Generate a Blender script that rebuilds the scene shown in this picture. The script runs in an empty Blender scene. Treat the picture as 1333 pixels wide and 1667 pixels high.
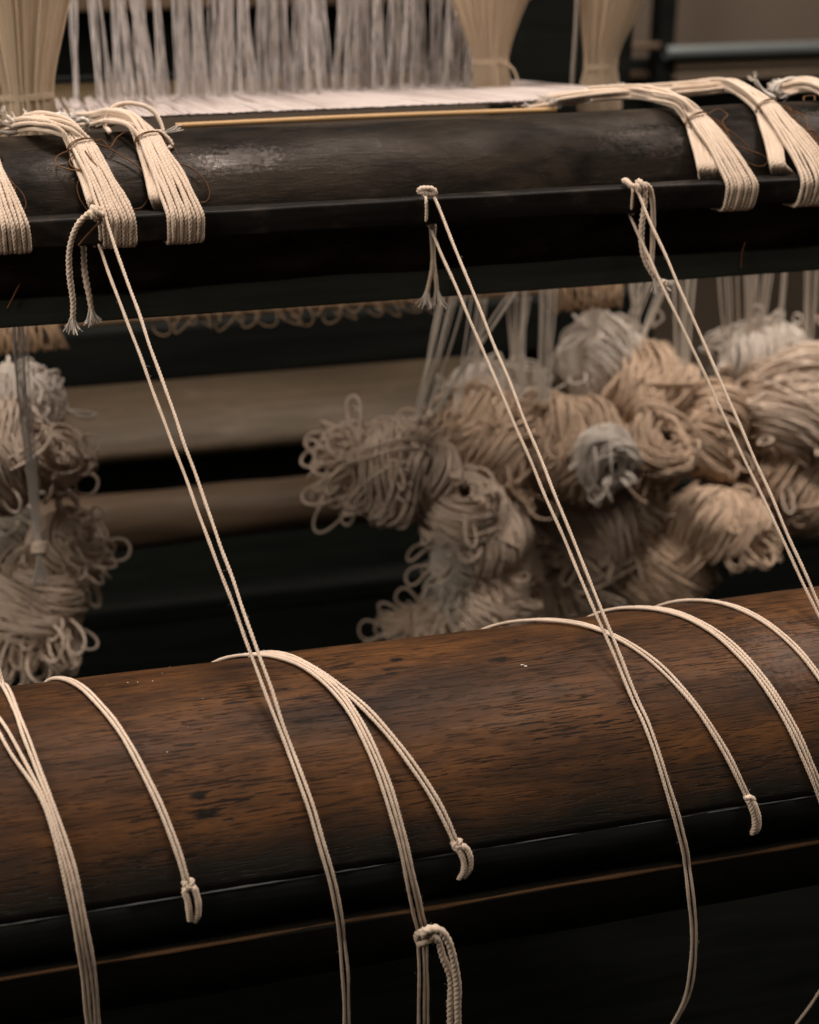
import bpy, math, random
import numpy as np
from mathutils import Vector

rnd = random.Random(7)
nr = np.random.default_rng(7)
S = bpy.context.scene
COL = S.collection
rad = math.radians

# ------------------------------------------------------------------ camera
LENS, SENS = 50.0, 36.0
HEAD, PITCH = rad(13.9), rad(25.0)
CAM = np.array([0.0, 0.0, 1.2])
cd = bpy.data.cameras.new('camera'); co = bpy.data.objects.new('camera', cd); COL.objects.link(co)
co.location = CAM; co.rotation_euler = (math.pi/2 - PITCH, 0, -HEAD)
cd.sensor_fit = 'VERTICAL'; cd.sensor_height = SENS; cd.lens = LENS
cd.clip_start = 0.02; cd.clip_end = 60
cd.dof.use_dof = True; cd.dof.focus_distance = 0.715; cd.dof.aperture_fstop = 6.8
S.camera = co

# ------------------------------------------------------------------ light
w = bpy.data.worlds.new('World'); S.world = w; w.use_nodes = True
w.node_tree.nodes['Background'].inputs[0].default_value = (1.0, 0.95, 0.86, 1)
w.node_tree.nodes['Background'].inputs[1].default_value = 0.055

def area(name, loc, tgt, sx, sy, power, col):
    l = bpy.data.lights.new(name, 'AREA'); l.shape = 'RECTANGLE'; l.size = sx; l.size_y = sy
    l.energy = power; l.color = col
    o = bpy.data.objects.new(name, l); COL.objects.link(o); o.location = loc
    o.rotation_euler = (Vector(tgt) - Vector(loc)).to_track_quat('-Z', 'Y').to_euler()
    return o
area('overhead_light', (0.12, 1.02, 2.75), (0.15, 0.8, 0.9), 0.40, 0.32, 31.5, (1.0, 0.90, 0.83))
area('overhead_light', (1.05, 0.72, 2.75), (0.5, 0.75, 0.9), 0.40, 0.40, 24.0, (1.0, 0.90, 0.82))
area('overhead_light', (0.35, -0.55, 2.75), (0.25, 0.75, 0.95), 0.50, 0.50, 7.5, (1.0, 0.83, 0.66))  # front fill, added to brighten the upright cords and hanks
area('side_fill', (-1.35, 0.50, 1.55), (0.2, 1.05, .75), 0.7, 0.7, 20.0, (1.0, 0.90, 0.80))  # unseen soft fill added at the left to light the hanks
area('overhead_light', (1.3, 1.95, 2.75), (1.2, 2.5, 1.0), 0.6, 0.4, 16.0, (1.0, 0.88, 0.76))

S.view_settings.view_transform = 'Standard'; S.view_settings.look = 'None'
S.view_settings.exposure = -0.14; S.view_settings.gamma = 1.0
S.view_settings.use_curve_mapping = False
S.render.engine = 'CYCLES'
S.cycles.max_bounces = 6

# ------------------------------------------------------------------ measuring helpers
FP = LENS/SENS*1667.0
fw = np.array([math.sin(HEAD)*math.cos(PITCH), math.cos(HEAD)*math.cos(PITCH), -math.sin(PITCH)])
rt = np.array([math.cos(HEAD), -math.sin(HEAD), 0.0]); up = np.cross(rt, fw)
def ray(px, py):
    d = fw*FP + rt*(px-666.5) - up*(py-833.5); return d/np.linalg.norm(d)
def at(px, py, y):
    d = ray(px, py); return CAM + d*(y/d[1])
def atz(px, py, z):
    d = ray(px, py); return CAM + d*((z-CAM[2])/d[2])
def cyl(px, py, cy, cz, R):
    """point on a cylinder along X"""
    d = ray(px, py); o = CAM - np.array([0, cy, cz])
    A = d[1]**2+d[2]**2; B = 2*(o[1]*d[1]+o[2]*d[2]); Cc = o[1]**2+o[2]**2-R*R
    q = B*B-4*A*Cc
    if q > 0: return CAM + d*((-B-math.sqrt(q))/(2*A))
    p = CAM + d*(-B/(2*A)); v = p - np.array([p[0], cy, cz]); v = v/np.linalg.norm(v)*R
    return np.array([p[0], cy, cz]) + v

# ------------------------------------------------------------------ mesh helpers
def mesh_np(name, V, Q, mat, parent=None, smooth=True):
    V = np.asarray(V, dtype=np.float32); Q = np.asarray(Q, dtype=np.int32)
    me = bpy.data.meshes.new(name)
    n = Q.shape[1]
    me.vertices.add(len(V)); me.vertices.foreach_set('co', V.ravel())
    me.loops.add(Q.size); me.loops.foreach_set('vertex_index', Q.ravel())
    me.polygons.add(len(Q)); me.polygons.foreach_set('loop_start', np.arange(0, Q.size, n, dtype=np.int32))
    if smooth: me.polygons.foreach_set('use_smooth', np.ones(len(Q), dtype=bool))
    me.update(calc_edges=True)
    if mat: me.materials.append(mat)
    o = bpy.data.objects.new(name, me); COL.objects.link(o)
    if parent is not None: o.parent = parent
    return o
def tag(o, label=None, cat=None, group=None, kind=None):
    if label: o['label'] = label
    if cat: o['category'] = cat
    if group: o['group'] = group
    if kind: o['kind'] = kind
    return o
def thing(name, label, cat, group=None):
    o = bpy.data.objects.new(name, None); COL.objects.link(o); o.empty_display_size = 0.01
    return tag(o, label, cat, group)

def smooth_path(P, step, closed=False):
    P = np.asarray(P, float)
    if closed: E = np.vstack([P[-1], P, P[0], P[1]])
    else: E = np.vstack([2*P[0]-P[1], P, 2*P[-1]-P[-2]])
    out = []
    for i in range(1, len(E)-2):
        p0, p1, p2, p3 = E[i-1:i+3]
        t0 = 0.0; t1 = max(np.linalg.norm(p1-p0), 1e-7)**.5; t2 = t1+max(np.linalg.norm(p2-p1), 1e-7)**.5; t3 = t2+max(np.linalg.norm(p3-p2), 1e-7)**.5
        n = max(2, int(np.linalg.norm(p2-p1)/step*1.5)+1)
        t = np.linspace(t1, t2, n, endpoint=False)[:, None]
        a1 = (t1-t)/(t1-t0)*p0+(t-t0)/(t1-t0)*p1; a2 = (t2-t)/(t2-t1)*p1+(t-t1)/(t2-t1)*p2; a3 = (t3-t)/(t3-t2)*p2+(t-t2)/(t3-t2)*p3
        b1 = (t2-t)/(t2-t0)*a1+(t-t0)/(t2-t0)*a2; b2 = (t3-t)/(t3-t1)*a2+(t-t1)/(t3-t1)*a3
        out.append((t2-t)/(t2-t1)*b1+(t-t1)/(t2-t1)*b2)
    out.append(E[-2][None] if not closed else P[0][None])
    Q = np.vstack(out)
    d = np.r_[0, np.cumsum(np.linalg.norm(np.diff(Q, axis=0), axis=1))]
    n = max(3, int(d[-1]/step)+1)
    s = np.linspace(0, d[-1], n)
    R = np.stack([np.interp(s, d, Q[:, k]) for k in range(3)], 1)
    return R[:-1] if closed else R

def frames(P, closed=False):
    if closed: T = np.roll(P, -1, 0)-np.roll(P, 1, 0)
    else: T = np.gradient(P, axis=0)
    T /= np.maximum(np.linalg.norm(T, axis=1), 1e-9)[:, None]
    N = np.zeros_like(P); a = np.array([0, 0, 1.0]) if abs(T[0][2]) < .9 else np.array([1.0, 0, 0])
    n = np.cross(T[0], a); n /= np.linalg.norm(n)
    for i in range(len(P)):
        n = n - T[i]*(n@T[i]); L = np.linalg.norm(n)
        n = n/L if L > 1e-6 else N[i-1]
        N[i] = n
    return T, N, np.cross(T, N)

def tube_data(P, r, ns=6, closed=False, twist=None, lobes=0, rr=None):
    """sweep: round, or plied (lobed section turning along the path)"""
    T, N, B = frames(P, closed)
    k = len(P); th = np.linspace(0, 2*math.pi, ns, endpoint=False)
    rad_ = np.full(ns, r) if not lobes else r*(0.90+0.15*np.cos(lobes*th))
    ph = np.zeros(k)
    if twist:
        seg = np.r_[0, np.cumsum(np.linalg.norm(np.diff(P, axis=0), axis=1))]; ph = seg*2*math.pi/twist
    A = th[None]+ph[:, None]
    sc = np.ones(k) if rr is None else rr
    V = P[:, None]+(rad_[None]*np.cos(A)*sc[:, None])[..., None]*N[:, None]+(rad_[None]*np.sin(A)*sc[:, None])[..., None]*B[:, None]
    V = V.reshape(-1, 3)
    m = k if closed else k-1
    i = np.arange(m)[:, None]; j = np.arange(ns)[None]; i2 = (i+1) % k; j2 = (j+1) % ns
    Q = np.stack([i*ns+j, i*ns+j2, i2*ns+j2, i2*ns+j], -1).reshape(-1, 4)
    return V, Q
def join(parts):
    Vs, Qs, n = [], [], 0
    for V, Q in parts: Vs.append(V); Qs.append(Q+n); n += len(V)
    return np.vstack(Vs), np.vstack(Qs)

CR = 0.00092         # cord radius
def cord(name, P, mat, parent, r=CR, step=0.00062, pitch=0.0054, taper=True):
    Q = smooth_path(P, step)
    n = len(Q); s = np.arange(n)*step
    pitch *= rnd.uniform(.85, 1.2); f1, f2 = rnd.uniform(60, 130), rnd.uniform(150, 260)
    Q = Q + np.stack([np.sin(s*f1+rnd.random()*6)*.00016+np.sin(s*f2+1)*.00008, np.zeros(n), np.sin(s*f1*.8+2)*.00014], 1)*np.minimum(1, np.minimum(s, s[::-1])/.004)[:, None]
    rr = 1+0.06*np.sin(s*rnd.uniform(120, 300)+rnd.random()*9)+0.04*np.sin(s*910+rnd.random()*9)
    rr[0] = rr[-1] = .08; rr[1] *= .75; rr[-2] *= .75
    return mesh_np(name, *tube_data(Q, r, 9, False, pitch, 3, rr), mat, parent)

def fuzz(P, n, parent, mat, r=CR, ln=0.0013):
    """single stray fibres standing off a cord"""
    Q = smooth_path(P, 0.002); out = []
    for _ in range(n):
        i = rnd.randrange(len(Q)-1); d = nr.normal(size=3); d /= np.linalg.norm(d)
        t = Q[i+1]-Q[i]; t /= max(np.linalg.norm(t), 1e-9)
        d = d - t*(d@t)*.4; d /= np.linalg.norm(d)
        a = Q[i]+d*r*.8; L = ln*rnd.uniform(.4, 1.2); b = a+d*L*.6+nr.normal(size=3)*L*.2; c = b+nr.normal(size=3)*L*.45
        out.append(tube_data(np.array([a, b, c]), 0.00003, 3))
    return tag(mesh_np('stray_fibres', *join(out), mat, parent), kind='stuff')

def fray(p, d, parent, mat, n=26, ln=0.010, spread=.38, r=CR):
    d = np.asarray(d, float); d /= np.linalg.norm(d); out = []
    for _ in range(n):
        o = nr.normal(size=3); o -= d*(o@d); o /= np.linalg.norm(o)
        k = rnd.random()**.5
        a = p-d*.002+o*r*.6*k; L = ln*rnd.uniform(.65, 1.1)
        b = a+d*L*.5+o*L*spread*.35*k; c = a+d*L+o*L*spread*k*rnd.uniform(.7, 1.5)+nr.normal(size=3)*.0005
        q = smooth_path([a, b, c], 0.0015)
        out.append(tube_data(q, 0.00026, 4))
    return tag(mesh_np('frayed_end', *join(out), mat, parent), kind='stuff')

def box(name, lo, hi, mat, parent=None, bev=0.003, seg=2):
    import bmesh
    bm = bmesh.new(); bmesh.ops.create_cube(bm, size=1.0)
    lo = np.array(lo); hi = np.array(hi)
    for v in bm.verts:
        for k in range(3): v.co[k] = (lo[k]+hi[k])/2+v.co[k]*(hi[k]-lo[k])
    if bev: bmesh.ops.bevel(bm, geom=bm.edges[:], offset=bev, segments=seg, affect='EDGES', profile=.6)
    me = bpy.data.meshes.new(name); bm.to_mesh(me); bm.free(); me.materials.append(mat)
    for p in me.polygons: p.use_smooth = False
    o = bpy.data.objects.new(name, me); COL.objects.link(o); o.parent = parent
    return o

def extrude_x(name, prof, x0, x1, nx, mat, parent=None, wob=0.0, smooth=True, wobf=9.0):
    """closed (y,z) outline drawn along X, with slight hand-worked unevenness"""
    prof = np.asarray(prof, float); m = len(prof); xs = np.linspace(x0, x1, nx)
    c = prof.mean(0); V = []
    ang = np.arctan2(prof[:, 1]-c[1], prof[:, 0]-c[0])
    for x in xs:
        k = wob*(np.sin(x*wobf+ang*2)+.6*np.sin(x*wobf*2.7+ang*3+1)+.4*np.sin(x*wobf*6.1-ang*5))
        d = (prof-c); L = np.linalg.norm(d, axis=1)[:, None]
        q = prof+d/L*k[:, None]
        V.append(np.c_[np.full(m, x), q])
    V = np.vstack(V)
    i = np.arange(nx-1)[:, None]; j = np.arange(m)[None]; j2 = (j+1) % m
    Q = np.stack([i*m+j, (i+1)*m+j, (i+1)*m+j2, i*m+j2], -1).reshape(-1, 4)
    V = np.vstack([V, [[x0, *c]], [[x1, *c]]]); a, b = len(V)-2, len(V)-1
    cap = [[a, jj, (jj+1) % m, (jj+1) % m] for jj in range(m)]
    o = mesh_np(name, V, Q, mat, parent, smooth)
    # end caps as a fan
    import bmesh
    bm = bmesh.new(); bm.from_mesh(o.data); bm.verts.ensure_lookup_table()
    for jj in range(m):
        bm.faces.new((bm.verts[a], bm.verts[jj], bm.verts[(jj+1) % m]))
        off = (nx-1)*m
        bm.faces.new((bm.verts[b], bm.verts[off+(jj+1) % m], bm.verts[off+jj]))
    bm.normal_update(); bm.to_mesh(o.data); bm.free()
    return o

# ------------------------------------------------------------------ materials
def newmat(name):
    m = bpy.data.materials.new(name); m.use_nodes = True
    nt = m.node_tree; return m, nt, nt.nodes['Principled BSDF']
def nd(nt, typ, **kw):
    n = nt.nodes.new(typ)
    for k, v in kw.items():
        if k.startswith('i_'):
            key = k[2:]; key = int(key) if key.isdigit() else key
            n.inputs[key].default_value = v
        else: setattr(n, k, v)
    return n
def ramp(nt, fac, stops):
    r = nt.nodes.new('ShaderNodeValToRGB'); el = r.color_ramp.elements
    while len(el) < len(stops): el.new(.5)
    for e, (p, c) in zip(el, stops): e.position = p; e.color = (*c, 1) if len(c) == 3 else c
    nt.links.new(fac, r.inputs[0]); return r.outputs[0]
def mix(nt, fac, a, b, mode='MIX'):
    n = nt.nodes.new('ShaderNodeMix'); n.data_type = 'RGBA'; n.blend_type = mode
    for s, v in ((n.inputs[0], fac), (n.inputs[6], a), (n.inputs[7], b)):
        if hasattr(v, 'links') or hasattr(v, 'is_output'): nt.links.new(v, s)
        elif isinstance(v, (int, float)): s.default_value = v
        else: s.default_value = (*v, 1)
    return n.outputs[2]
def coords(nt, scale=(1, 1, 1), loc=(0, 0, 0)):
    tc = nt.nodes.new('ShaderNodeTexCoord'); mp = nt.nodes.new('ShaderNodeMapping')
    mp.inputs['Scale'].default_value = scale; mp.inputs['Location'].default_value = loc
    nt.links.new(tc.outputs['Object'], mp.inputs[0]); return mp.outputs[0]
def noise(nt, vec, scale, detail=6, rough=.55, dist=0.0):
    n = nd(nt, 'ShaderNodeTexNoise', i_Scale=scale, i_Detail=detail, i_Roughness=rough, i_Distortion=dist)
    nt.links.new(vec, n.inputs['Vector']); return n.outputs['Fac']
def bump(nt, bsdf, h, strength, dist):
    b = nd(nt, 'ShaderNodeBump', i_Strength=strength, i_Distance=dist)
    nt.links.new(h, b.inputs['Height']); nt.links.new(b.outputs[0], bsdf.inputs['Normal'])

def cotton(name, c, dark=.8, sss=0.0, rough=.95):
    m, nt, b = newmat(name); v = coords(nt)
    n1 = noise(nt, v, 34, 4); n2 = noise(nt, v, 1900, 3)
    c = np.array(c)
    col = mix(nt, ramp(nt, n1, [(.3, (0, 0, 0)), (.7, (1, 1, 1))]), tuple(c*dark*np.array([1, .97, .92])), tuple(c))
    nt.links.new(mix(nt, .35, col, ramp(nt, n2, [(.3, tuple(c*.62)), (.7, tuple(np.minimum(c*1.12, .95)))])), b.inputs['Base Color'])
    b.inputs['Roughness'].default_value = rough
    b.inputs['Specular IOR Level'].default_value = .15
    b.inputs['Sheen Weight'].default_value = .25; b.inputs['Sheen Roughness'].default_value = .5
    b.inputs['Sheen Tint'].default_value = (*c, 1)
    if sss:
        b.inputs['Subsurface Weight'].default_value = sss; b.inputs['Subsurface Radius'].default_value = (.003, .002, .001)
    bump(nt, b, n2, .5, .0003)
    return m
M_CORD = cotton('cotton_cord', (.73, .585, .465))
M_CORDW = cotton('cotton_white', (.80, .72, .65))
M_HANK = [cotton('hank_cream', (.74, .595, .475)), cotton('hank_tan', (.64, .475, .345)), cotton('hank_white', (.76, .68, .60)), cotton('hank_grey', (.62, .545, .46))]
M_STRAND = cotton('hanging_strand', (.74, .66, .57))
M_HED = cotton('heddle_white', (.78, .73, .71), .85)
M_WARP = cotton('warp_white', (.60, .52, .49), .85)
M_SILK = cotton('silk_tan', (.66, .53, .39), .88)
M_THREAD = cotton('brown_thread', (.17, .085, .042), .6)
M_TANROPE = cotton('tan_rope', (.40, .27, .17), .8)

def blob_at(nt, obj, p, r, stretch, wob=1.1, ns=260.0):
    s = nd(nt, 'ShaderNodeVectorMath', operation='SUBTRACT'); s.inputs[1].default_value = tuple(p)
    nt.links.new(obj.outputs['Object'], s.inputs[0])
    k = nd(nt, 'ShaderNodeVectorMath', operation='MULTIPLY'); k.inputs[1].default_value = (1/r/stretch, 1/r, 1/r)
    nt.links.new(s.outputs[0], k.inputs[0])
    wn = nd(nt, 'ShaderNodeTexNoise', i_Scale=ns, i_Detail=4.0); nt.links.new(obj.outputs['Object'], wn.inputs['Vector'])
    L = nd(nt, 'ShaderNodeVectorMath', operation='LENGTH'); nt.links.new(k.outputs[0], L.inputs[0])
    ad = nd(nt, 'ShaderNodeMath', operation='MULTIPLY_ADD', i_1=wob, i_2=-wob/2); nt.links.new(wn.outputs['Fac'], ad.inputs[0])
    sm = nd(nt, 'ShaderNodeMath', operation='ADD'); nt.links.new(L.outputs['Value'], sm.inputs[0]); nt.links.new(ad.outputs[0], sm.inputs[1])
    return ramp(nt, sm.outputs[0], [(.45, (1, 1, 1)), (1.0, (0, 0, 0))])

def roller_wood():
    m, nt, b = newmat('walnut_roller')
    g = coords(nt, (9, 110, 110)); warp = noise(nt, coords(nt, (6, 14, 14)), 1.0, 3)
    tc = nd(nt, 'ShaderNodeVectorMath', operation='MULTIPLY_ADD')
    cmb = nd(nt, 'ShaderNodeCombineXYZ'); nt.links.new(warp, cmb.inputs[1]); nt.links.new(warp, cmb.inputs[2])
    tc.inputs[1].default_value = (0, 3.2, 3.2)
    nt.links.new(cmb.outputs[0], tc.inputs[0]); nt.links.new(g, tc.inputs[2]); gw = tc.outputs[0]
    grain = noise(nt, gw, 1.0, 10, .72)
    blot = noise(nt, coords(nt, (9, 19, 19), (3, 1, 2)), 1.0, 7, .64)
    base = ramp(nt, blot, [(.28, (.029, .0138, .0072)), (.44, (.070, .0315, .0130)), (.58, (.118, .050, .0175)), (.74, (.078, .040, .0195))])
    col = mix(nt, ramp(nt, grain, [(.33, (.7, .7, .7)), (.52, (0, 0, 0))]), base, (.022, .012, .008))
    col = mix(nt, ramp(nt, grain, [(.58, (0, 0, 0)), (.80, (.55, .55, .55))]), col, (.19, .105, .055))
    # short open pores
    pr = noise(nt, coords(nt, (70, 1000, 1000), (1, 4, 2)), 1.0, 2, .5)
    pmask = noise(nt, coords(nt, (14, 30, 30), (8, 2, 5)), 1.0, 3)
    pore = nd(nt, 'ShaderNodeMath', operation='MULTIPLY')
    nt.links.new(ramp(nt, pr, [(.575, (0, 0, 0)), (.61, (1, 1, 1))]), pore.inputs[0])
    nt.links.new(ramp(nt, pmask, [(.36, (.15, .15, .15)), (.6, (1, 1, 1))]), pore.inputs[1])
    col = mix(nt, pore.outputs[0], col, (.012, .007, .005))
    fg = noise(nt, coords(nt, (55, 620, 620), (2, 2, 9)), 1.0, 5, .7)
    col = mix(nt, ramp(nt, fg, [(.40, (.4, .4, .4)), (.52, (0, 0, 0))]), col, (.026, .014, .009))
    dk = noise(nt, coords(nt, (11, 26, 26), (6, 3, 7)), 1.0, 5, .6)
    col = mix(nt, ramp(nt, dk, [(.52, (0, 0, 0)), (.72, (.75, .75, .75))]), col, (.020, .0125, .009))
    def crack(sc, loc, wid, c_in):
        cn = noise(nt, coords(nt, sc, loc), 1.0, 5, .6, .3)
        s1 = nd(nt, 'ShaderNodeMath', operation='SUBTRACT', i_1=.5); nt.links.new(cn, s1.inputs[0])
        s2 = nd(nt, 'ShaderNodeMath', operation='ABSOLUTE'); nt.links.new(s1.outputs[0], s2.inputs[0])
        msk = ramp(nt, noise(nt, coords(nt, (18, 36, 36), loc), 1.0, 3), [(.46, (0, 0, 0)), (.6, (1, 1, 1))])
        ml = nd(nt, 'ShaderNodeMath', operation='MULTIPLY'); nt.links.new(ramp(nt, s2.outputs[0], [(0, (1, 1, 1)), (wid, (0, 0, 0))]), ml.inputs[0]); nt.links.new(msk, ml.inputs[1])
        return mix(nt, ml.outputs[0], c_in, (.010, .006, .004))
    col = crack((5, 75, 75), (4, 8, 1), .012, col); col = crack((12, 190, 190), (1, 5, 8), .016, col)
    # dark knots
    obj = nt.nodes.new('ShaderNodeTexCoord')
    blob = lambda *a: blob_at(nt, obj, cyl(a[0], a[1], RC[0], RC[1], RR), a[2], a[3])
    for a in ((322, 1295, .0030, 1.6), (334, 1326, .0034, 2.0), (645, 1073, .0024, 1.8), (815, 1072, .003, 2.5)):
        col = mix(nt, blob(*a), col, (.010, .007, .005))
    # near-black along both sides of the groove, fading unevenly to brown over the top
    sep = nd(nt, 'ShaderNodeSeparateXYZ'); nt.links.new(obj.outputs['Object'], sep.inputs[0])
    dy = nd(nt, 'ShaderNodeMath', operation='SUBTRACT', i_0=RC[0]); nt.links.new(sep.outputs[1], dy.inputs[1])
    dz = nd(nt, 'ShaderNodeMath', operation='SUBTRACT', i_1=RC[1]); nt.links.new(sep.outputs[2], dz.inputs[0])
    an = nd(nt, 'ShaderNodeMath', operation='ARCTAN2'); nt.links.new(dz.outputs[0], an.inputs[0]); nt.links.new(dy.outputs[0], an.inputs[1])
    edgen = noise(nt, coords(nt, (16, 48, 48), (2, 7, 1)), 1.0, 7, .68)
    ws = nd(nt, 'ShaderNodeMath', operation='MULTIPLY_ADD', i_1=-.62); nt.links.new(edgen, ws.inputs[0]); nt.links.new(an.outputs[0], ws.inputs[2])
    dark_mask = ramp(nt, ws.outputs[0], [(.0, (1, 1, 1)), (.40, (0, 0, 0))])
    col = mix(nt, dark_mask, col, (.017, .0155, .013))
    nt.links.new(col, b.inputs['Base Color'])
    nt.links.new(ramp(nt, grain, [(.3, (.62, .62, .62)), (.7, (.40, .40, .40))]), b.inputs['Roughness'])
    gl = mix(nt, blob_at(nt, obj, cyl(1300, 1060, RC[0], RC[1], RR), .026, 1.4, 2.2, 420.0), (.10, .10, .10), (.30, .30, .30)); nt.links.new(gl, b.inputs['Specular IOR Level'])
    hs = nd(nt, 'ShaderNodeMath', operation='MULTIPLY_ADD', i_1=-.7); nt.links.new(pore.outputs[0], hs.inputs[0]); nt.links.new(grain, hs.inputs[2])
    bump(nt, b, hs.outputs[0], .6, .0009)
    return m

def dark_wood(name, c=(.013, .0125, .011), rough=.6, streak=.5, spec=.3, bs=.35, bd=.0012, wear=None):
    m, nt, b = newmat(name); c = np.array(c)
    g = noise(nt, coords(nt, (6, 90, 90)), 1.0, 6, .6)
    col = mix(nt, ramp(nt, g, [(.35, (0, 0, 0)), (.7, (1, 1, 1))]), tuple(c*(1-streak)), tuple(c*(1+streak)))
    if wear:
        wn = noise(nt, coords(nt, (22, 40, 40)), 1.0, 6, .65)
        col = mix(nt, ramp(nt, wn, [(.52, (0, 0, 0)), (.72, (1, 1, 1))]), col, wear)
    nt.links.new(col, b.inputs['Base Color'])
    rn = noise(nt, coords(nt, (14, 55, 55), (5, 5, 5)), 1.0, 4)
    nt.links.new(ramp(nt, rn, [(.3, (rough-.12,)*3), (.7, (rough+.12,)*3)]), b.inputs['Roughness'])
    b.inputs['Specular IOR Level'].default_value = spec
    bump(nt, b, g, bs, bd)
    return m

def beam_lacquer():
    m, nt, b = newmat('worn_black_lacquer')
    big = noise(nt, coords(nt, (16, 42, 42)), 1.0, 5, .6, .6); fine = noise(nt, coords(nt, (60, 260, 260)), 1.0, 6, .65, .4)
    scr = noise(nt, coords(nt, (150, 70, 70), (3, 3, 0)), 1.0, 5, .7, 1.2)
    col = mix(nt, ramp(nt, big, [(.36, (0, 0, 0)), (.66, (1, 1, 1))]), (.006, .0055, .0048), (.028, .021, .0155))
    col = mix(nt, ramp(nt, fine, [(.58, (0, 0, 0)), (.72, (.6, .6, .6))]), col, (.045, .034, .026))
    nt.links.new(col, b.inputs['Base Color'])
    nt.links.new(ramp(nt, big, [(.38, (.58, .58, .58)), (.64, (.27, .27, .27))]), b.inputs['Roughness'])
    sp = ramp(nt, noise(nt, coords(nt, (9, 20, 20), (4, 1, 3)), 1.0, 5, .6), [(.42, (.02, .02, .02)), (.68, (.16, .16, .16))])
    obj = nt.nodes.new('ShaderNodeTexCoord')
    for px, py, r_, st, v in ((392, 258, .011, 2.4, .27), (560, 232, .008, 4.0, .14), (1075, 225, .012, 3.0, .13), (1330, 195, .012, 1.5, .3), (120, 262, .010, 3.0, .1)):
        sp = mix(nt, blob_at(nt, obj, cyl(px, py, BC[0], BC[1], BR), r_, st, 2.6, 420.0), sp, (v, v, v))
    nt.links.new(sp, b.inputs['Specular IOR Level']); b.inputs['Specular Tint'].default_value = (1, .84, .74, 1)
    bump_in = None
    ad = nd(nt, 'ShaderNodeMath', operation='MULTIPLY_ADD', i_1=.5); nt.links.new(scr, ad.inputs[0]); nt.links.new(fine, ad.inputs[2])
    bump(nt, b, ad.outputs[0], .45, .0012)
    return m

def plain(name, c, rough=.6, metal=0.0, spec=.4, var=.15, vs=12):
    m, nt, b = newmat(name); c = np.array(c); n = noise(nt, coords(nt), vs, 5)
    nt.links.new(mix(nt, ramp(nt, n, [(.3, (0, 0, 0)), (.7, (1, 1, 1))]), tuple(c*(1-var)), tuple(c*(1+var))), b.inputs['Base Color'])
    b.inputs['Roughness'].default_value = rough; b.inputs['Metallic'].default_value = metal; b.inputs['Specular IOR Level'].default_value = spec
    bump(nt, b, n, .15, .002)
    return m

RR = 0.0804; RC = (0.5909, 0.7545)          # lower roller
BR = 0.050; BC = (0.8176, 1.0073)           # rounded top of the breast beam
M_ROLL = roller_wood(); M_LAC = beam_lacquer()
M_BLACK = dark_wood('black_wood', (.0122, .0134, .0116), .8, .3, .06)
M_BOARD = dark_wood('black_paint', (.034, .039, .033), .8, .25, .05)
M_BAR = dark_wood('black_bar', (.0080, .0086, .0076), .6, .4, .06, .5, .0012)
M_ROD = dark_wood('dark_rod', (.012, .010, .0085), .55, .5, .12, .5, .001, (.048, .036, .028))
M_LIP = dark_wood('bare_edge', (.15, .078, .036), .55, .6, .3)
M_EDGE = dark_wood('grey_worn_glint', (.045, .046, .043), .5, .6, .3)
M_BROWN = dark_wood('brown_wood', (.125, .082, .050), .6, .35, .3)
M_SHELF = dark_wood('shelf_wood', (.082, .058, .035), .6, .25, .2, .2, .0012, (.125, .090, .056))
M_BAMBOO = plain('bamboo', (.50, .30, .13), .5)
M_REED = plain('reed_bamboo', (.34, .235, .12), .6)
M_WALL = plain('plaster_wall', (.19, .145, .11), .9, 0, .2, .06, 3)
M_FLOOR = dark_wood('floor_boards', (.0052, .0056, .0048), .95, .4, .02)
M_CHROME = plain('steel_rail', (.30, .335, .335), .3, .55, .5, .05)
M_SLAT = plain('pale_wood', (.30, .225, .155), .6)

# ------------------------------------------------------------------ setting
fl = mesh_np('floor', [(-6, -3, 0), (8, -3, 0), (8, 6, 0), (-6, 6, 0)], [(0, 1, 2, 3)], M_FLOOR, None, False); tag(fl, kind='structure')
wl = box('wall', (-4, 2.62, 0.0), (6, 2.74, 3.2), M_WALL, None, 0); tag(wl, kind='structure')

# ------------------------------------------------------------------ loom frame
loom = thing('loom_frame', 'black wooden loom frame with rounded worn breast beam, cross beams and posts', 'loom')
X0, X1 = -0.75, 1.30
# breast beam: half-round top over a flat front board
prof = []
zb = 0.9640
for a in np.linspace(0, math.pi, 33): prof.append((BC[0]+BR*math.cos(a), BC[1]+BR*math.sin(a)))
prof = prof[::1]
prof += [(BC[0]-BR+.0015, BC[1]-.012), (BC[0]-BR+.004, BC[1]-.026)]
prof += [(BC[0]+BR-.004, BC[1]-.026), (BC[0]+BR, BC[1]-.012)]
o = extrude_x('breast_beam', prof, X0, X1, 420, M_LAC, loom, .0007, True, 13); o['label'] = 'rounded worn black lacquered breast beam'
box('front_board', (X0, .7725, zb), (X1, .795, BC[1]-.0215), M_BOARD, loom, .0015)
# posts and cross beams behind
pl_, pr_ = at(830, 560, 1.34)[0], at(1000, 560, 1.34)[0]
box('back_post', (pl_, 1.34, 0), (pr_, 1.44, 1.95), M_BLACK, loom, .004)
box('back_post', (X0+.0, 1.34, 0), (X0+.13, 1.44, 1.95), M_BLACK, loom, .004)
for x in (X0-.075, X1+.003):
    box('front_post', (x, .77, 0), (x+.072, .87, 1.10), M_BLACK, loom, .004)
    box('side_rail', (x, .875, .55), (x+.072, 1.70, .63), M_BLACK, loom, .004)
    box('roller_post', (x, RC[0]-.06, 0), (x+.072, RC[0]+.06, RC[1]+.13), M_BLACK, loom, .004)
def alz(a, y): return CAM[2]-y*math.tan(rad(a))
box('cross_beam', (X0, 1.285, alz(19.5, 1.285)), (pr_-.004, 1.336, alz(17.35, 1.285)), M_BLACK, loom, .004)
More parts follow.
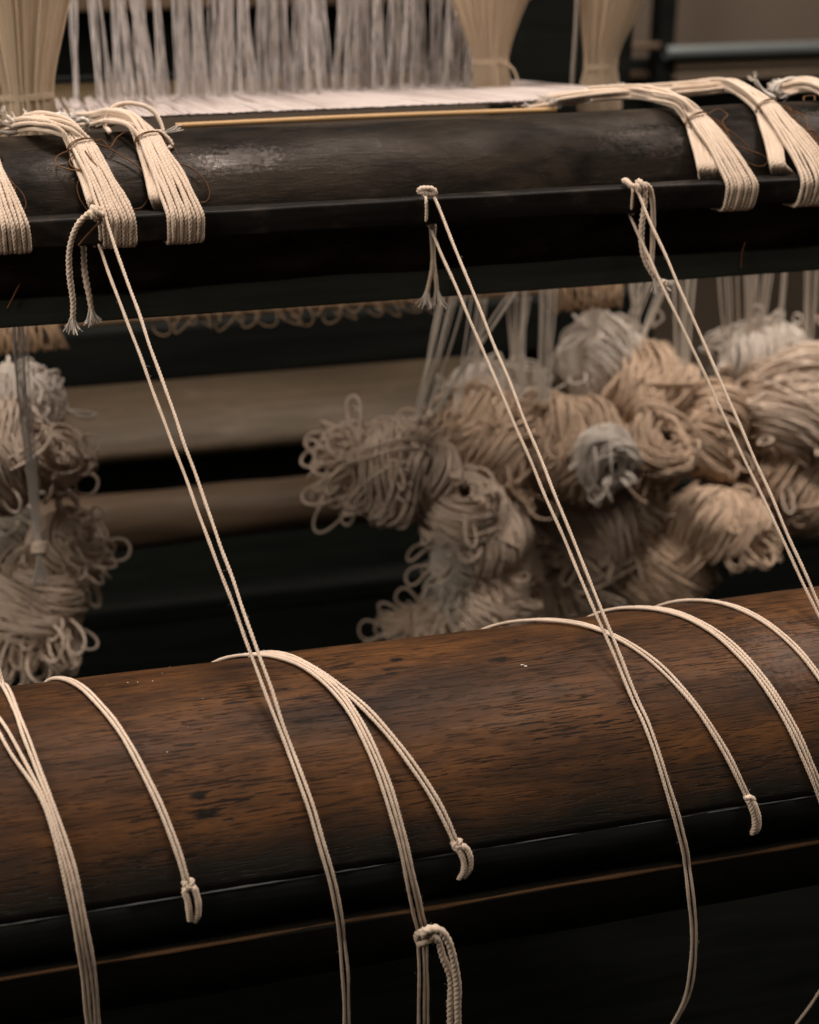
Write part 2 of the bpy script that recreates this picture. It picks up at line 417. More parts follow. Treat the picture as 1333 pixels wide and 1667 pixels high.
# brown rounded cross beam
y = 1.22; z0, z1 = alz(26.0, y), alz(24.08, y)
c = (y+.012, (z0+z1)/2); R = (z1-z0)/2*1.02
o = extrude_x('lower_beam', [(c[0]+R*1.1*math.cos(a), c[1]+R*math.sin(a)) for a in np.linspace(0, 2*math.pi, 28, endpoint=False)], X0, pl_+.14, 120, M_BROWN, loom, .0012)
o['label'] = 'brown rounded lower cross beam'
# sloping plank above it, seen from above
V = []
pf, pb = (1.375, alz(22.03, 1.375)), (1.70, alz(18.6, 1.70))
th = .016
prof = [pf, pb, (pb[0], pb[1]-th), (pf[0]+.002, pf[1]-th)]
o = extrude_x('shelf_plank', prof, X0, pl_+.02, 60, M_SHELF, loom, 0, False); o['label'] = 'pale greyish shelf plank'
box('shade_board', (X0, 1.46, 0), (pr_, 1.49, alz(22.6, 1.46))  # dark board added to stand in for the deep shade under the shelf
    , M_BOARD, loom, .004)
box('shade_board', (pr_+.003, 1.46, 0), (X1+.6, 1.49, alz(25.6, 1.46)), M_BLACK, loom, .004)  # same added dark sheet, in place of shade behind the roller
box('floor_rail', (X0, 1.30, alz(29.1, 1.30)), (X1, 1.335, alz(28.25, 1.30)), M_BLACK, loom, .006)
# beam and dark board high up, behind the heddles
zt = at(250, 14, 1.62)[2]
box('upper_beam', (X0, 1.60, zt), (at(845, 5, 1.62)[0], 1.68, zt+.10), M_BROWN, loom, .005)
box('upper_back_board', (X0, 1.71, .95), (at(900, 5, 1.70)[0], 1.73, zt+.3), M_BLACK, loom, .003)

# ------------------------------------------------------------------ things at the back right
rk = thing('rack', 'dark rack with shiny steel rail and pale slats near the wall', 'rack')
yy = 2.25
xl, xr = at(1072, 60, yy)[0], at(1100, 60, yy)[0]
box('post', (xl, yy, 0), (xr, yy+.04, 2.1), M_BLACK, rk, .003)
def hrail(nm, pya, pyb, mat, y, x0, x1, dep=.03):
    z1_, z0_ = at(1215, pya, y)[2], at(1215, pyb, y)[2]
    return box(nm, (x0, y, z0_), (x1, y+dep, z1_), mat, rk, min(.004, (z1_-z0_)*.3))
xw = at(1333, 60, yy)[0]+1.0; xs = at(1003, 60, yy)[0]
P = [np.array([x, yy-.01, at(1215, 80, yy)[2]]) for x in (xr-.02, xr+.4, xw)]
mesh_np('steel_rail', *tube_data(smooth_path(P, .1), .0105, 16), M_CHROME, rk)
hrail('dark_panel', 92, 100, M_BLACK, yy, xr+.003, xw)
hrail('slat', 100, 111, M_SLAT, yy-.004, xr+.003, xw)
hrail('slat', 118, 127, M_SLAT, yy-.002, xr+.003, xw)
box('dark_apron', (xs, yy+.05, at(1215, 300, yy+.05)[2]), (xw, yy+.09, at(1215, 92, yy+.05)[2]), M_BLACK, rk, .004)
P = [np.array([x, yy-.01, at(1040, 75, yy)[2]]) for x in (xs, (xs+xl)/2, xl-.002)]
mesh_np('short_rail', *tube_data(smooth_path(P, .05), .006, 14), M_BROWN, rk)
box('short_slat', (xs+.01, yy+.02, at(1040, 130, yy)[2]), (xl-.003, yy+.045, at(1040, 122, yy)[2]), M_BROWN, rk, .002)

# ------------------------------------------------------------------ warp sheet, bamboo strip, reed
ya, za = .885, alz(9.35, .885); yb, zb2 = 1.20, alz(8.62, 1.20)
xa = at(95, 170, 1.0)[0]; xb = at(1010, 160, 1.0)[0]
parts = []
n = 330
for k in range(n):
    x = xa+(xb-xa)*(k+rnd.uniform(-.35, .35))/n
    h = rnd.uniform(-.0012, .0012); dx = rnd.uniform(-.006, .006)
    P = np.array([[x, ya, za+h*.3], [x+dx*.5, (ya+yb)/2, (za+zb2)/2+h], [x+dx, yb, zb2+h*1.5]])
    parts.append(tube_data(smooth_path(P, .06), .00085, 5))
o = mesh_np('warp_threads', *join(parts), M_WARP); tag(o, 'pale sheet of fine warp threads stretched level behind the beam', 'warp threads', kind='stuff')
P = [np.array([at(286, 212, .872)[0], .872, alz(9.72, .872)]), np.array([at(600, 200, .872)[0], .872, alz(9.68, .872)]), np.array([at(905, 180, .872)[0], .872, alz(9.72, .872)])]
o = mesh_np('bamboo_strip', *tube_data(smooth_path(P, .02), .0017, 10), M_BAMBOO); tag(o, 'thin orange bamboo strip lying along the top of the beam', 'strip')
reed = thing('reed', 'tan bamboo reed comb standing behind the white threads', 'reed')
yr = 1.225
zr0, zr1 = at(300, 168, yr)[2], at(300, 128, yr)[2]
xr0, xr1 = at(72, 150, yr)[0], at(760, 150, yr)[0]
box('lower_bar', (xr0, yr-.004, zr0-.006), (xr1, yr+.004, zr0), M_REED, reed, .0015)
box('upper_bar', (xr0, yr-.004, zr1), (xr1, yr+.004, zr1+.005), M_BLACK, reed, .0015)
k = 0; base = None; x = xr0+.003
while x < xr1-.003 and k < 290:
    if base is None: base = box('dent', (-.0006, yr-.003, zr0+.0005), (.0006, yr+.003, zr1-.0005), M_REED, reed, 0); q = base
    else: q = base.copy(); COL.objects.link(q); q.parent = reed
    q.location.x = x; x += .0026; k += 1

# ------------------------------------------------------------------ white heddle strands
xsx = []
pxs = [122, 163, 182, 196, 214, 241, 268, 290, 302, 327, 346, 366, 384, 404, 426, 446, 462, 482, 508, 530, 553, 574, 594, 616, 641, 660, 684, 706, 730, 750, 770]
wds = [1.25*q for q in [8, 8, 6, 6, 12, 20, 12, 6, 16, 20, 12, 20, 14, 22, 18, 12, 18, 16, 22, 18, 20, 14, 20, 16, 22, 14, 20, 18, 22, 14, 16]]
places = ['thin lone', 'slim', 'fine', 'narrow', 'soft', 'broad', 'plain', 'sparse']
for i, (px, wd) in enumerate(zip(pxs, wds)):
    if i == len(pxs)-1: lab = 'last white heddle strand, touching the pale narrowing silk bundle'
    elif wd in (15, 17.5) and i: lab = 'medium white heddle strand hanging between broad fluffy ones'
    elif i == 0: lab = 'lone thin white heddle strand nearest the tan silk bundle'
    elif wd <= 10: lab = 'thin white heddle strand hanging between broader ones'
    else: lab = 'broad fluffy white heddle strand hanging above the warp'
    t = thing('heddle_strand', lab, 'strand', 'white heddle strands hanging in a row')
    yh = 1.13+rnd.uniform(-.03, .035)
    m = max(5, int(wd/1.15)); prts = []; lean = rnd.uniform(-22, 14)
    zlow = zb2+.001+(yb-yh)/(yb-ya)*(za-zb2)
    bot = at(px, 160, yh); bot[2] = zlow; topz = at(px, -130, yh)[2]; s = np.linalg.norm(bot-CAM)/FP
    for q in range(m):
        ox = rnd.uniform(-.55, .55)*wd*s*rnd.uniform(.7, 1.2); ph = rnd.random()*6; am = rnd.uniform(.5, 2.6)*s
        P = []
        for u in np.linspace(0, 1, 9):
            sp = 1-.35*math.sin(math.pi*u*rnd.uniform(.9, 1.1))
            P.append([bot[0]+ox*sp-lean*s*u+am*1.6*math.sin(ph+u*7), yh+rnd.uniform(-.003, .003)+am*math.cos(ph+u*5), zlow+(topz-zlow)*u])
        prts.append(tube_data(smooth_path(P, .008), rnd.uniform(.00025, .00055), 4))
    tag(mesh_np('threads', *join(prts), M_HED, t), kind='stuff')

# ------------------------------------------------------------------ gathered silk bundles
def silk(name, label, table, y, tie_py, seed):
    r_ = random.Random(seed); t = thing(name, label, 'silk bundle', 'gathered tan warp bundles')
    tab = np.array(table, float)
    pys = np.linspace(tab[0, 0], tab[-1, 0], 46); cx = np.interp(pys, tab[:, 0], tab[:, 1]); hw = np.interp(pys, tab[:, 0], tab[:, 2])
    for _ in range(3):
        hw[1:-1] = (hw[:-2]+hw[1:-1]*2+hw[2:])/4
    nt_ = 200; th = np.linspace(0, 2*math.pi, nt_, endpoint=False); V = []
    fl_ = [(n_, r_.random()*6, r_.uniform(.006, .026)) for n_ in (5, 9, 14, 23, 37, 51, 64)]
    for py, c_, h in zip(pys, cx, hw):
        p = at(c_, py, y); s = (np.linalg.norm(p-CAM))/FP; a = h*s
        k = 1+sum(am*np.sin(n_*th+ph+py*.006*(1 if n_ < 20 else .2)) for n_, ph, am in fl_)
        V.append(np.stack([p[0]+a*k*np.cos(th), y+a*.55*k*np.sin(th), np.full(nt_, p[2])], 1))
    V = np.vstack(V); kk = len(pys)
    i = np.arange(kk-1)[:, None]; j = np.arange(nt_)[None]; j2 = (j+1) % nt_
    Q = np.stack([i*nt_+j, (i+1)*nt_+j, (i+1)*nt_+j2, i*nt_+j2], -1).reshape(-1, 4)
    mesh_np('gathered_threads', V, Q, M_SILK, t)
    c_, h = np.interp(tie_py, pys, cx), np.interp(tie_py, pys, hw)
    p = at(c_, tie_py, y); s = np.linalg.norm(p-CAM)/FP; a = h*s*1.05
    P = [[p[0]+a*math.cos(u), y+a*.6*math.sin(u), p[2]+.0012*u/6.28-.002] for u in np.linspace(0, 6.28*3, 60)]
    mesh_np('tie', *tube_data(smooth_path(P, .003), .0009, 6), M_SILK, t)
    # a few loose threads over the surface
    for _ in range(26):
        u = r_.uniform(math.pi, 2*math.pi); P = []
        for py, c2, h2 in list(zip(pys, cx, hw))[::4]:
            pp = at(c2, py, y); a2 = h2*np.linalg.norm(pp-CAM)/FP*1.07
            P.append([pp[0]+a2*math.cos(u), y+a2*.6*math.sin(u), pp[2]])
        mesh_np('loose_thread', *tube_data(smooth_path(P, .01), .0006, 5), M_SILK, t)
    return t
silk('silk_bundle', 'wide tan silk bundle tied low beside the white cord tails', [(-160, 20, 105), (-60, 24, 92), (0, 28, 72), (70, 32, 56), (150, 36, 40), (160, 38, 42), (200, 40, 50), (235, 40, 52)], 1.02, 156, 1)
pale_silk = silk('silk_bundle', 'pale silk bundle narrowing down beside the last white heddle strands', [(-160, 812, 120), (-60, 806, 82), (0, 797, 56), (50, 797, 38), (95, 798, 24), (110, 798, 26), (150, 800, 31), (165, 800, 32)], 1.10, 98, 2)
silk('silk_bundle', 'tan silk bundle with a knotted neck in front of the black post', [(-160, 1020, 90), (-60, 1005, 64), (0, 994, 48), (50, 985, 36), (100, 976, 22), (112, 977, 22), (125, 975, 29), (165, 975, 34), (185, 975, 34)], 1.12, 108, 3)
P = [at(940, -80, 1.16), at(938, 40, 1.16), at(933, 110, 1.16), at(930, 170, 1.16)]
o = mesh_np('loose_string', *tube_data(smooth_path(P, .01), .0016, 6), M_STRAND); tag(o, 'thin grey cord hanging in front of the black post', 'cord')
P = [at(818, 100, 1.08), at(832, 108, 1.08), at(842, 128, 1.08), at(838, 150, 1.08), at(830, 168, 1.08)]
mesh_np('curling_cord', *tube_data(smooth_path(P, .005), .0009, 6), M_SILK, pale_silk)

# ------------------------------------------------------------------ rope-wound rod under the beam
rw = thing('rope_wound_rod', 'thin rod wound with tan rope loops below the breast beam', 'rod')
yl = 1.10; al_ = 16.95
zl = alz(al_, yl); P = [[x, yl, zl] for x in np.linspace(X0+.14, at(1005, 470, yl)[0], 12)]
mesh_np('rod', *tube_data(smooth_path(P, .02), .004, 8), M_TANROPE, rw)
def rope_ring(px, rx, rz, dz, tw, r=.0008):
    x = at(px, 520, yl)[0]; P = []
    for u in np.linspace(0, 2*math.pi, 18, endpoint=False):
        P.append([x+rx*math.sin(u)+tw*math.cos(u)*.8+.0015*math.sin(2*u+px), yl-.004+.0075*math.cos(u+1.2), zl-dz+rz*math.cos(u)])
    return mesh_np('rope_loop', *tube_data(smooth_path(P, .003, True), r, 5, True), M_TANROPE, rw)
for px in list(range(268, 720, 33)):
    rope_ring(px+rnd.uniform(-9, 9), rnd.uniform(.0035, .0075), rnd.uniform(.0055, .0105), .0035, rnd.uniform(-.008, .008), .0006)
    rope_ring(px+rnd.uniform(9, 22), .002, .005, .001, rnd.uniform(-.004, .004), .0006)
for px in list(range(-30, 100, 6))+list(range(885, 1000, 6)):
    rope_ring(px+rnd.uniform(-2, 2), .0012, rnd.uniform(.0105, .0135), .006, rnd.uniform(-.004, .004), .0012)

# ------------------------------------------------------------------ yarn hanks
HK_R = .00115
def unit(v): return v/np.linalg.norm(v)
def hank(label, px, py, y, rl, rr_, ang, dep, tone, lays=9, tufts=(), hang=(), seed=0, rosette=0, big=(), white_top=False):
    """rl: half length and rr_: radius, measured in photograph pixels at this depth"""
    R_ = random.Random(seed); g = np.random.default_rng(seed+100)
    c = at(px, py, y); s = ((c-CAM)@fw)/FP; L, R = rl*s*1.16, rr_*s*1.22; lays = int(lays*1.5)+2
    a = unit(rt*math.cos(rad(ang))+up*math.sin(rad(ang))+fw*dep)
    t = thing('yarn_hank', label, 'yarn hank', 'cotton yarn hanks hanging under the loom')
    t.location = c-np.array([0, 0, R])
    org = c-np.array([0, 0, R])
    mat = M_HANK[tone]
    b1 = unit(np.cross(a, np.array([.3, .2, 1.0]))); b2 = np.cross(a, b1)
    parts = []
    for l in range(lays):
        rho = .66+.38*(l/(max(1, lays-1)))
        tl = unit(a+(.30 if l < lays*.7 else .50)*(b1*R_.uniform(-1, 1)+b2*R_.uniform(-1, 1)))
        u = unit(np.cross(tl, b2+.01)); v = np.cross(tl, u)
        t0 = R_.uniform(-.75, .75); m = R_.randint(12, 20)
        ph, ph2 = R_.random()*6, R_.random()*6
        for k in range(m):
            tt = t0+(k-m/2)*HK_R*2.35/L*R_.uniform(.93, 1.07)
            if abs(tt) > 1.05: continue
            rt_ = R*math.sqrt(max(.12, 1-(.88*tt)**2))*rho*R_.uniform(.95, 1.035)
            th = np.linspace(0, 2*math.pi, 20, endpoint=False)
            wv = 1+R_.uniform(.04, .10)*np.sin(2*th+ph+R_.uniform(-.3, .3))+.05*np.sin(3*th+ph2)+.02*np.sin(5*th+R_.random()*6)
            sl = .05*R*np.sin(th*2+R_.random()*6)
            P = c-org+a*L*tt+(wv*rt_*np.cos(th))[:, None]*u+(wv*rt_*np.sin(th))[:, None]*v+sl[:, None]*a
            parts.append(tube_data(smooth_path(P, .0045, True), HK_R*R_.uniform(.85, 1.1), 5, True))
    if rosette:
        e = c-org+a*rosette*L*.75
        for k in range(11):
            f = 1-.78*k/11; cc = e+a*rosette*L*.32*(k/11)**.7+(b1*R_.uniform(-1, 1)+b2*R_.uniform(-1, 1))*R*.07
            nrm = unit(a+.35*(b1*R_.uniform(-1, 1)+b2*R_.uniform(-1, 1))); u = unit(np.cross(nrm, b1+.02)); v = np.cross(nrm, u)
            th = np.linspace(0, 2*math.pi, 16, endpoint=False); wv = 1+.12*np.sin(2*th+R_.random()*6)+.06*np.sin(3*th+R_.random()*6)
            P = cc+(wv*R*.85*f*np.cos(th))[:, None]*u+(wv*R*.85*f*np.sin(th))[:, None]*v
            parts.append(tube_data(smooth_path(P, .004, True), HK_R, 5, True))
    for k in range(2):          # slack turns wandering over the surface
        nrm = unit(g.normal(size=3)+a*.6); u = unit(np.cross(nrm, b1+.02)); v = np.cross(nrm, u)
        f1, f2, f0, fz = R_.random()*6, R_.random()*6, R_.uniform(.88, 1.04), R_.uniform(-.5, .5)
        for q in range(R_.randint(2, 4)):
            th = np.linspace(0, 2*math.pi, 18, endpoint=False)
            wv = (f0+R_.uniform(-.07, .07))*(1+.14*np.sin(2*th+f1)+.09*np.sin(3*th+f2)+.05*np.sin(5*th+f1))
            cc = c-org+a*L*fz+nrm*R_.uniform(-.25, .25)*R+b1*R_.uniform(-.08, .08)*R
            P = cc+(wv*R*np.cos(th))[:, None]*u+(wv*R*np.sin(th))[:, None]*v+(np.sin(th*2+f2)*R*.15)[:, None]*nrm
            parts.append(tube_data(smooth_path(P, .004, True), HK_R*R_.uniform(.85, 1.1), 5, True))
    mesh_np('wound_yarn', *join(parts), mat, t)
    def loop(base, d, ln, wd, side, droop, curl):
        P = []
        for q in np.linspace(0, 1, 15):
            al2 = ln*math.sin(math.pi*q)**.85; la = wd*math.sin(2*math.pi*q)
            P.append(base+d*al2+side*la+np.array([0, 0, -1])*droop*ln*(al2/ln)**2+np.cross(d, side)*curl*ln*math.sin(math.pi*q)**2)
        mesh_np('yarn_loop', *tube_data(smooth_path(P, .003), HK_R*R_.uniform(.85, 1.1), 6), mat, t)
    for (ta, tn, tl, ts, off) in tufts:
        d0 = unit(rt*math.cos(rad(ta))+up*math.sin(rad(ta))-fw*.25)
        for _ in range(int(tn*1.5)+1):
            d = unit(d0+ts*(g.normal(size=3)*.6)); sd = unit(np.cross(d, g.normal(size=3)))
            base = c-org+d0*off*s+sd*R_.uniform(-1, 1)*R*.35+np.cross(d0, sd)*R_.uniform(-1, 1)*R*.35
            ln = tl*s*R_.uniform(.65, 1.2)
            loop(base, d, ln, ln*R_.uniform(.14, .28), sd, R_.uniform(0, .35), R_.uniform(-.3, .3))
    for _ in range(9):                    # short slack loops all over the surface
        d = unit(g.normal(size=3)-fw*.7+up*.1); sd = unit(np.cross(d, g.normal(size=3))); ln = R*R_.uniform(.35, .75)
        loop(c-org+a*L*.8*(a@d)+d*R*.72, unit(d+sd*R_.uniform(-.9, .9)), ln, ln*R_.uniform(.18, .4), sd, R_.uniform(.1, .7), R_.uniform(-.5, .5))
    for (bx, by, ba, bl, bw) in big:      # single loops that stand well clear
        base = at(bx, by, y-.3*R)-org; d = unit(rt*math.cos(rad(ba))+up*math.sin(rad(ba))); sd = unit(np.cross(d, fw)+.35*fw)
        loop(base, d, bl*s, bw*s, sd, .0, R_.uniform(-.15, .15))
    for (tx, ty, ex, ey, m) in hang:      # strands going up to the warp
        bot = at(ex, ey, y-R*.55)-org; top = at(tx, ty, y-.01)-org; topv = unit(top-bot); top = top+topv*.05
        sidev = unit(np.cross(topv, fw))
        prts = []
        m = int(m*1.2)+1
        for k in range(m):
            f = (k-(m-1)/2)*R_.uniform(.6, 1.5); sw = R_.uniform(-.004, .004)
            P = [bot+sidev*f*.0008, bot+(top-bot)*.12+sidev*f*.0013, bot+(top-bot)*.5+sidev*(f*.0018+sw)+fw*R_.uniform(-.002, .002), top+sidev*(f*.0026+sw*.6)]
            prts.append(tube_data(smooth_path(P, .01), R_.uniform(.0006, .0011), 5))
        hs_ = mesh_np('hanging_strands', *join(prts), M_STRAND, t)
        P = [bot+unit(np.cross(topv, [0, 0, 1.0001])+1e-4)*0+sidev*.0036*math.cos(u)+fw*.0036*math.sin(u)+topv*(.0011*u/6.28) for u in np.linspace(0, 6.28*4, 48)]
        mesh_np('binding', *tube_data(smooth_path(P, .0025), .0010, 5), mat, hs_)
    return t
CRM, TAN, WHT, GRY = 0, 1, 2, 3
# right-hand cluster, back to front
hank('large dim hank low behind the brown roller, under the cluster', 905, 975, 1.06, 95, 58, 10, .1, CRM, 9, seed=31)
hank('shadowed hank deep inside the cluster below the grey rosette', 950, 875, 1.06, 62, 72, 70, .2, CRM, 9, tufts=[(-100, 9, 80, .5, 20)], seed=32)
hank('long hank with vertical strands falling towards the brown roller', 815, 935, 1.03, 88, 52, 82, .1, CRM, 10, tufts=[(-150, 10, 62, .6, 20), (170, 7, 70, .5, 20)], seed=33)
hank('small tuft of curly loops just above the brown roller edge', 700, 1022, 1.04, 55, 36, 8, .1, CRM, 7, tufts=[(165, 12, 62, .5, 20), (110, 7, 42, .6, 10)], big=[(640, 1032, 172, 56, 17), (690, 990, 150, 50, 15)], seed=34)
hank('white hank with curled loops on top behind the tan swirl', 800, 640, 1.13, 60, 42, 10, .3, WHT, 7, tufts=[(80, 8, 52, .6, 15), (20, 7, 60, .5, 30)], big=[(845, 640, 92, 62, 14), (800, 630, 125, 45, 9), (860, 650, 60, 55, 13)], hang=[(845, 470, 838, 590, 5), (790, 470, 770, 640, 3)], seed=35)
hank('big tan hank with sweeping strands in the middle of the cluster', 795, 735, 1.06, 70, 78, -35, .2, TAN, 12, tufts=[(-40, 10, 75, .5, 25)], hang=[(890, 465, 885, 665, 5), (858, 468, 846, 660, 2), (772, 480, 742, 680, 2)], seed=36)
hank('pale wound hank with a tuft of loops pointing at the shelf plank', 648, 768, 1.02, 62, 72, -8, .15, CRM, 14, tufts=[(172, 16, 95, .32, 42), (150, 10, 105, .3, 35), (195, 8, 70, .35, 50)], big=[(600, 725, 118, 66, 13), (585, 720, 100, 75, 12)], hang=[(722, 485, 678, 690, 3), (745, 490, 690, 690, 4), (820, 500, 700, 680, 2)], seed=37)
hank('round rosette hank with a grey-white spiral end under the pale hank', 748, 828, .995, 40, 54, 72, -1.4, CRM, 9, rosette=1, tufts=[(-80, 7, 60, .5, 15)], seed=38)
hank('slack hank of drooping loops below the spiral rosette', 740, 915, 1.01, 40, 32, 80, .1, GRY, 7, tufts=[(-95, 9, 70, .4, 15), (-130, 5, 50, .5, 15)], seed=39)
hank('white dome hank under fanned strands in front of the black post', 985, 592, 1.13, 62, 60, 35, .2, WHT, 11, tufts=[(100, 4, 45, .5, 35)], big=[(985, 560, 88, 52, 9)], hang=[(965, 470, 950, 690, 4), (985, 465, 945, 660, 3), (1050, 470, 960, 690, 4), (1035, 465, 1038, 560, 3), (1075, 480, 1040, 560, 3)], seed=40)
hank('tan dome hank with smooth swept strands behind the knotted rosettes', 1052, 645, 1.10, 58, 66, -20, .15, TAN, 13, hang=[(1128, 455, 1112, 660, 3), (1098, 460, 1104, 650, 2)], seed=41)
hank('tan hank ending in a grey knotted swirl beside the dome hank', 930, 730, 1.04, 66, 68, -15, .1, TAN, 12, tufts=[(-120, 7, 60, .5, 20)], seed=42)
hank('grey knotted swirl of yarn tucked between two tan hanks', 985, 745, .99, 26, 42, -60, -1.3, WHT, 8, rosette=1, tufts=[(-100, 4, 48, .4, 15)], seed=43)
hank('compact tan rosette hank with coarse crossing strands', 1062, 738, 1.02, 34, 52, 50, -1.1, TAN, 10, rosette=1, tufts=[(-80, 6, 50, .5, 15)], seed=44)
hank('loose brown hank of open loops between dome hank and white heap', 1160, 700, 1.06, 62, 46, 80, .15, TAN, 8, tufts=[(180, 7, 55, .5, 15), (-70, 8, 75, .5, 20), (100, 5, 45, .5, 30)], big=[(1150, 770, -70, 60, 16), (1120, 730, 200, 40, 14)], seed=45)
hank('white curly heap of yarn highest against the plain wall', 1235, 575, 1.13, 62, 42, 12, .2, WHT, 8, tufts=[(85, 12, 58, .6, 15), (165, 8, 62, .4, 30), (30, 8, 55, .5, 25)], big=[(1210, 560, 172, 62, 13), (1235, 545, 95, 48, 10)], hang=[(1215, 450, 1215, 640, 5), (1245, 450, 1222, 640, 4), (1320, 450, 1315, 600, 4), (1180, 455, 1190, 620, 2), (1275, 450, 1262, 610, 2)], seed=46)
hank('large cream hank with a wide loop lying across it by the wall', 1300, 665, 1.06, 70, 78, 70, .1, CRM, 13, tufts=[(185, 5, 60, .4, 30)], big=[(1215, 655, 5, 82, 17), (1225, 668, 8, 70, 13)], seed=47)
hank('dim tan hank hanging below the large cream hank', 1300, 795, 1.04, 66, 58, -30, .1, TAN, 11, tufts=[(-120, 8, 60, .5, 20)], seed=48)
hank('brown hank with a pale flared end in front of the added dark board', 1165, 850, 1.01, 62, 46, -12, -.2, TAN, 10, rosette=1, tufts=[(-15, 12, 72, .4, 30), (-50, 6, 62, .4, 30)], seed=49)
hank('barrel hank with neat parallel windings resting behind the roller', 1088, 918, 1.03, 62, 58, 62, .05, TAN, 15, seed=50)
hank('dark mass of tangled loops between the barrel hank and centre', 1010, 850, 1.04, 55, 52, 40, .1, CRM, 8, tufts=[(-100, 9, 70, .5, 20), (-60, 6, 60, .5, 20)], seed=51)
hank('dull hank squeezed under the slack drooping loops', 790, 880, 1.02, 60, 50, 20, .1, CRM, 10, tufts=[(-100, 8, 60, .5, 20)], seed=52)
hank('pale bulging hank low beside the curly tuft', 770, 985, 1.01, 58, 50, 60, .1, CRM, 10, tufts=[(-160, 8, 62, .5, 25)], seed=53)
# left-hand cluster
hank('curly white hank topmost of the stack beside the bare plank', 25, 655, 1.06, 62, 48, 10, .2, WHT, 9, tufts=[(60, 16, 62, .55, 15), (20, 12, 62, .5, 20), (-20, 8, 55, .5, 20)], big=[(52, 650, 82, 48, 10)], seed=61)
hank('smooth cream hank with round windings partly cut by the frame edge', -8, 745, 1.00, 40, 72, 15, .2, CRM, 13, seed=62)
hank('tan rosette hank with two long loops sticking out sideways', 85, 745, 1.02, 32, 42, 40, -1.2, CRM, 8, rosette=1, tufts=[(-20, 8, 50, .6, 12), (-70, 6, 60, .5, 15)], big=[(98, 735, 12, 62, 20), (95, 790, 0, 66, 18)], seed=63)
hank('dim hank at the back of the stack with only its end showing', 0, 880, 1.10, 52, 52, 60, .1, GRY, 8, seed=64)
hank('loose hank of wide cream loops with one loop far out', 105, 895, 1.03, 46, 48, 30, -.5, CRM, 9, rosette=1, tufts=[(0, 10, 66, .5, 10), (50, 8, 60, .5, 10), (-60, 7, 62, .4, 15)], big=[(140, 898, 5, 70, 19)], seed=65)
hank('lowest cream hank bursting into many drooping loops', 55, 985, 1.00, 50, 62, 75, .05, CRM, 13, tufts=[(-90, 18, 85, .55, 30), (-50, 12, 80, .45, 30), (-130, 10, 80, .5, 30)], seed=66)

t = thing('hanging_strand', 'long pale strand hanging in front of the stacked hanks with a bound foot', 'strand')
for k in range(6):
    f = (k-2.5)*rnd.uniform(.85, 1.2); P = [at(30+f*5.0, 500, .935), at(36+f*4.2, 620, .935), at(50+f*3.2, 760, .934), at(60+f*1.6, 870, .932), at(64+f*1.0, 905, .93), at(66+f*5.5, 950, .932)]
    mesh_np('thread', *tube_data(smooth_path(P, .006), .00068, 6), M_CORDW, t)
c0 = at(63, 892, .931)
P = [c0+rt*.0048*math.cos(u)+fw*.0045*math.sin(u)+up*(.0016*u/6.28-.004) for u in np.linspace(0, 6.28*5, 70)]
mesh_np('binding', *tube_data(smooth_path(P, .002), .0009, 5), M_HANK[0], t)

# ------------------------------------------------------------------ lower roller with groove and bar
roll = thing('cloth_roller', 'thick brown walnut cloth roller with a long black groove', 'roller')
def pol(deg, R=RR): return (RC[0]-R*math.cos(rad(deg)), RC[1]+R*math.sin(rad(deg)))   # 0 faces the front, 90 is up
prof = [pol(d) for d in np.linspace(15.8, 354.0-.0, 150)]       # up, over the back, underneath to the lower lip
lip = [pol(-5.6), pol(-5.0, RR-.0012), pol(-4.6, RR-.006), pol(-4.2, RR-.016), pol(15.0, RR-.016), pol(15.5, RR-.002)]
prof = prof+lip
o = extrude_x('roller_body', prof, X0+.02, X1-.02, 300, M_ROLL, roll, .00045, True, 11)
b1 = pol(15.4, RR-.0004); b2 = pol(14.8, RR+.0004); b3 = pol(1.5, RR+.0002); b4 = pol(0.6, RR-.002)
o = extrude_x('groove_bar', [b1, pol(15.4, RR-.015), pol(0.6, RR-.015), b4, b3, pol(8, RR+.0004), b2], X0+.02, X1-.02, 240, M_BAR, roll, .00035, False, 17)
o['label'] = 'black bar lying in the groove'
P = [[x, *pol(-5.35+.10*math.sin(x*31)+.08*math.sin(x*77), RR-.0008+.0003*math.sin(x*53))] for x in np.linspace(X0+.02, X1-.02, 160)]
Pq = np.array(P); rr_l = 1+.25*np.sin(Pq[:, 0]*61)+.2*np.sin(Pq[:, 0]*143)
o = mesh_np('bare_lip', *tube_data(Pq, .0010, 8, rr=rr_l), M_LIP, roll); o['label'] = 'worn bare brown edge of the groove'
Pq = np.array([[x, *pol(15.05, RR+.0002)] for x in np.linspace(X0+.02, X1-.02, 300)]); rr_l = np.clip(.75+.45*np.sin(Pq[:, 0]*47)+.4*np.sin(Pq[:, 0]*131+1)+.3*np.sin(Pq[:, 0]*410), .15, 1.5)
o = mesh_np('worn_edge_glint', *tube_data(Pq, .00045, 6, rr=rr_l), M_EDGE, roll); o['label'] = 'thin grey worn edge of the groove bar, its highlight in the colour'  # lighter grey strip: the bar's highlight line put into its colour
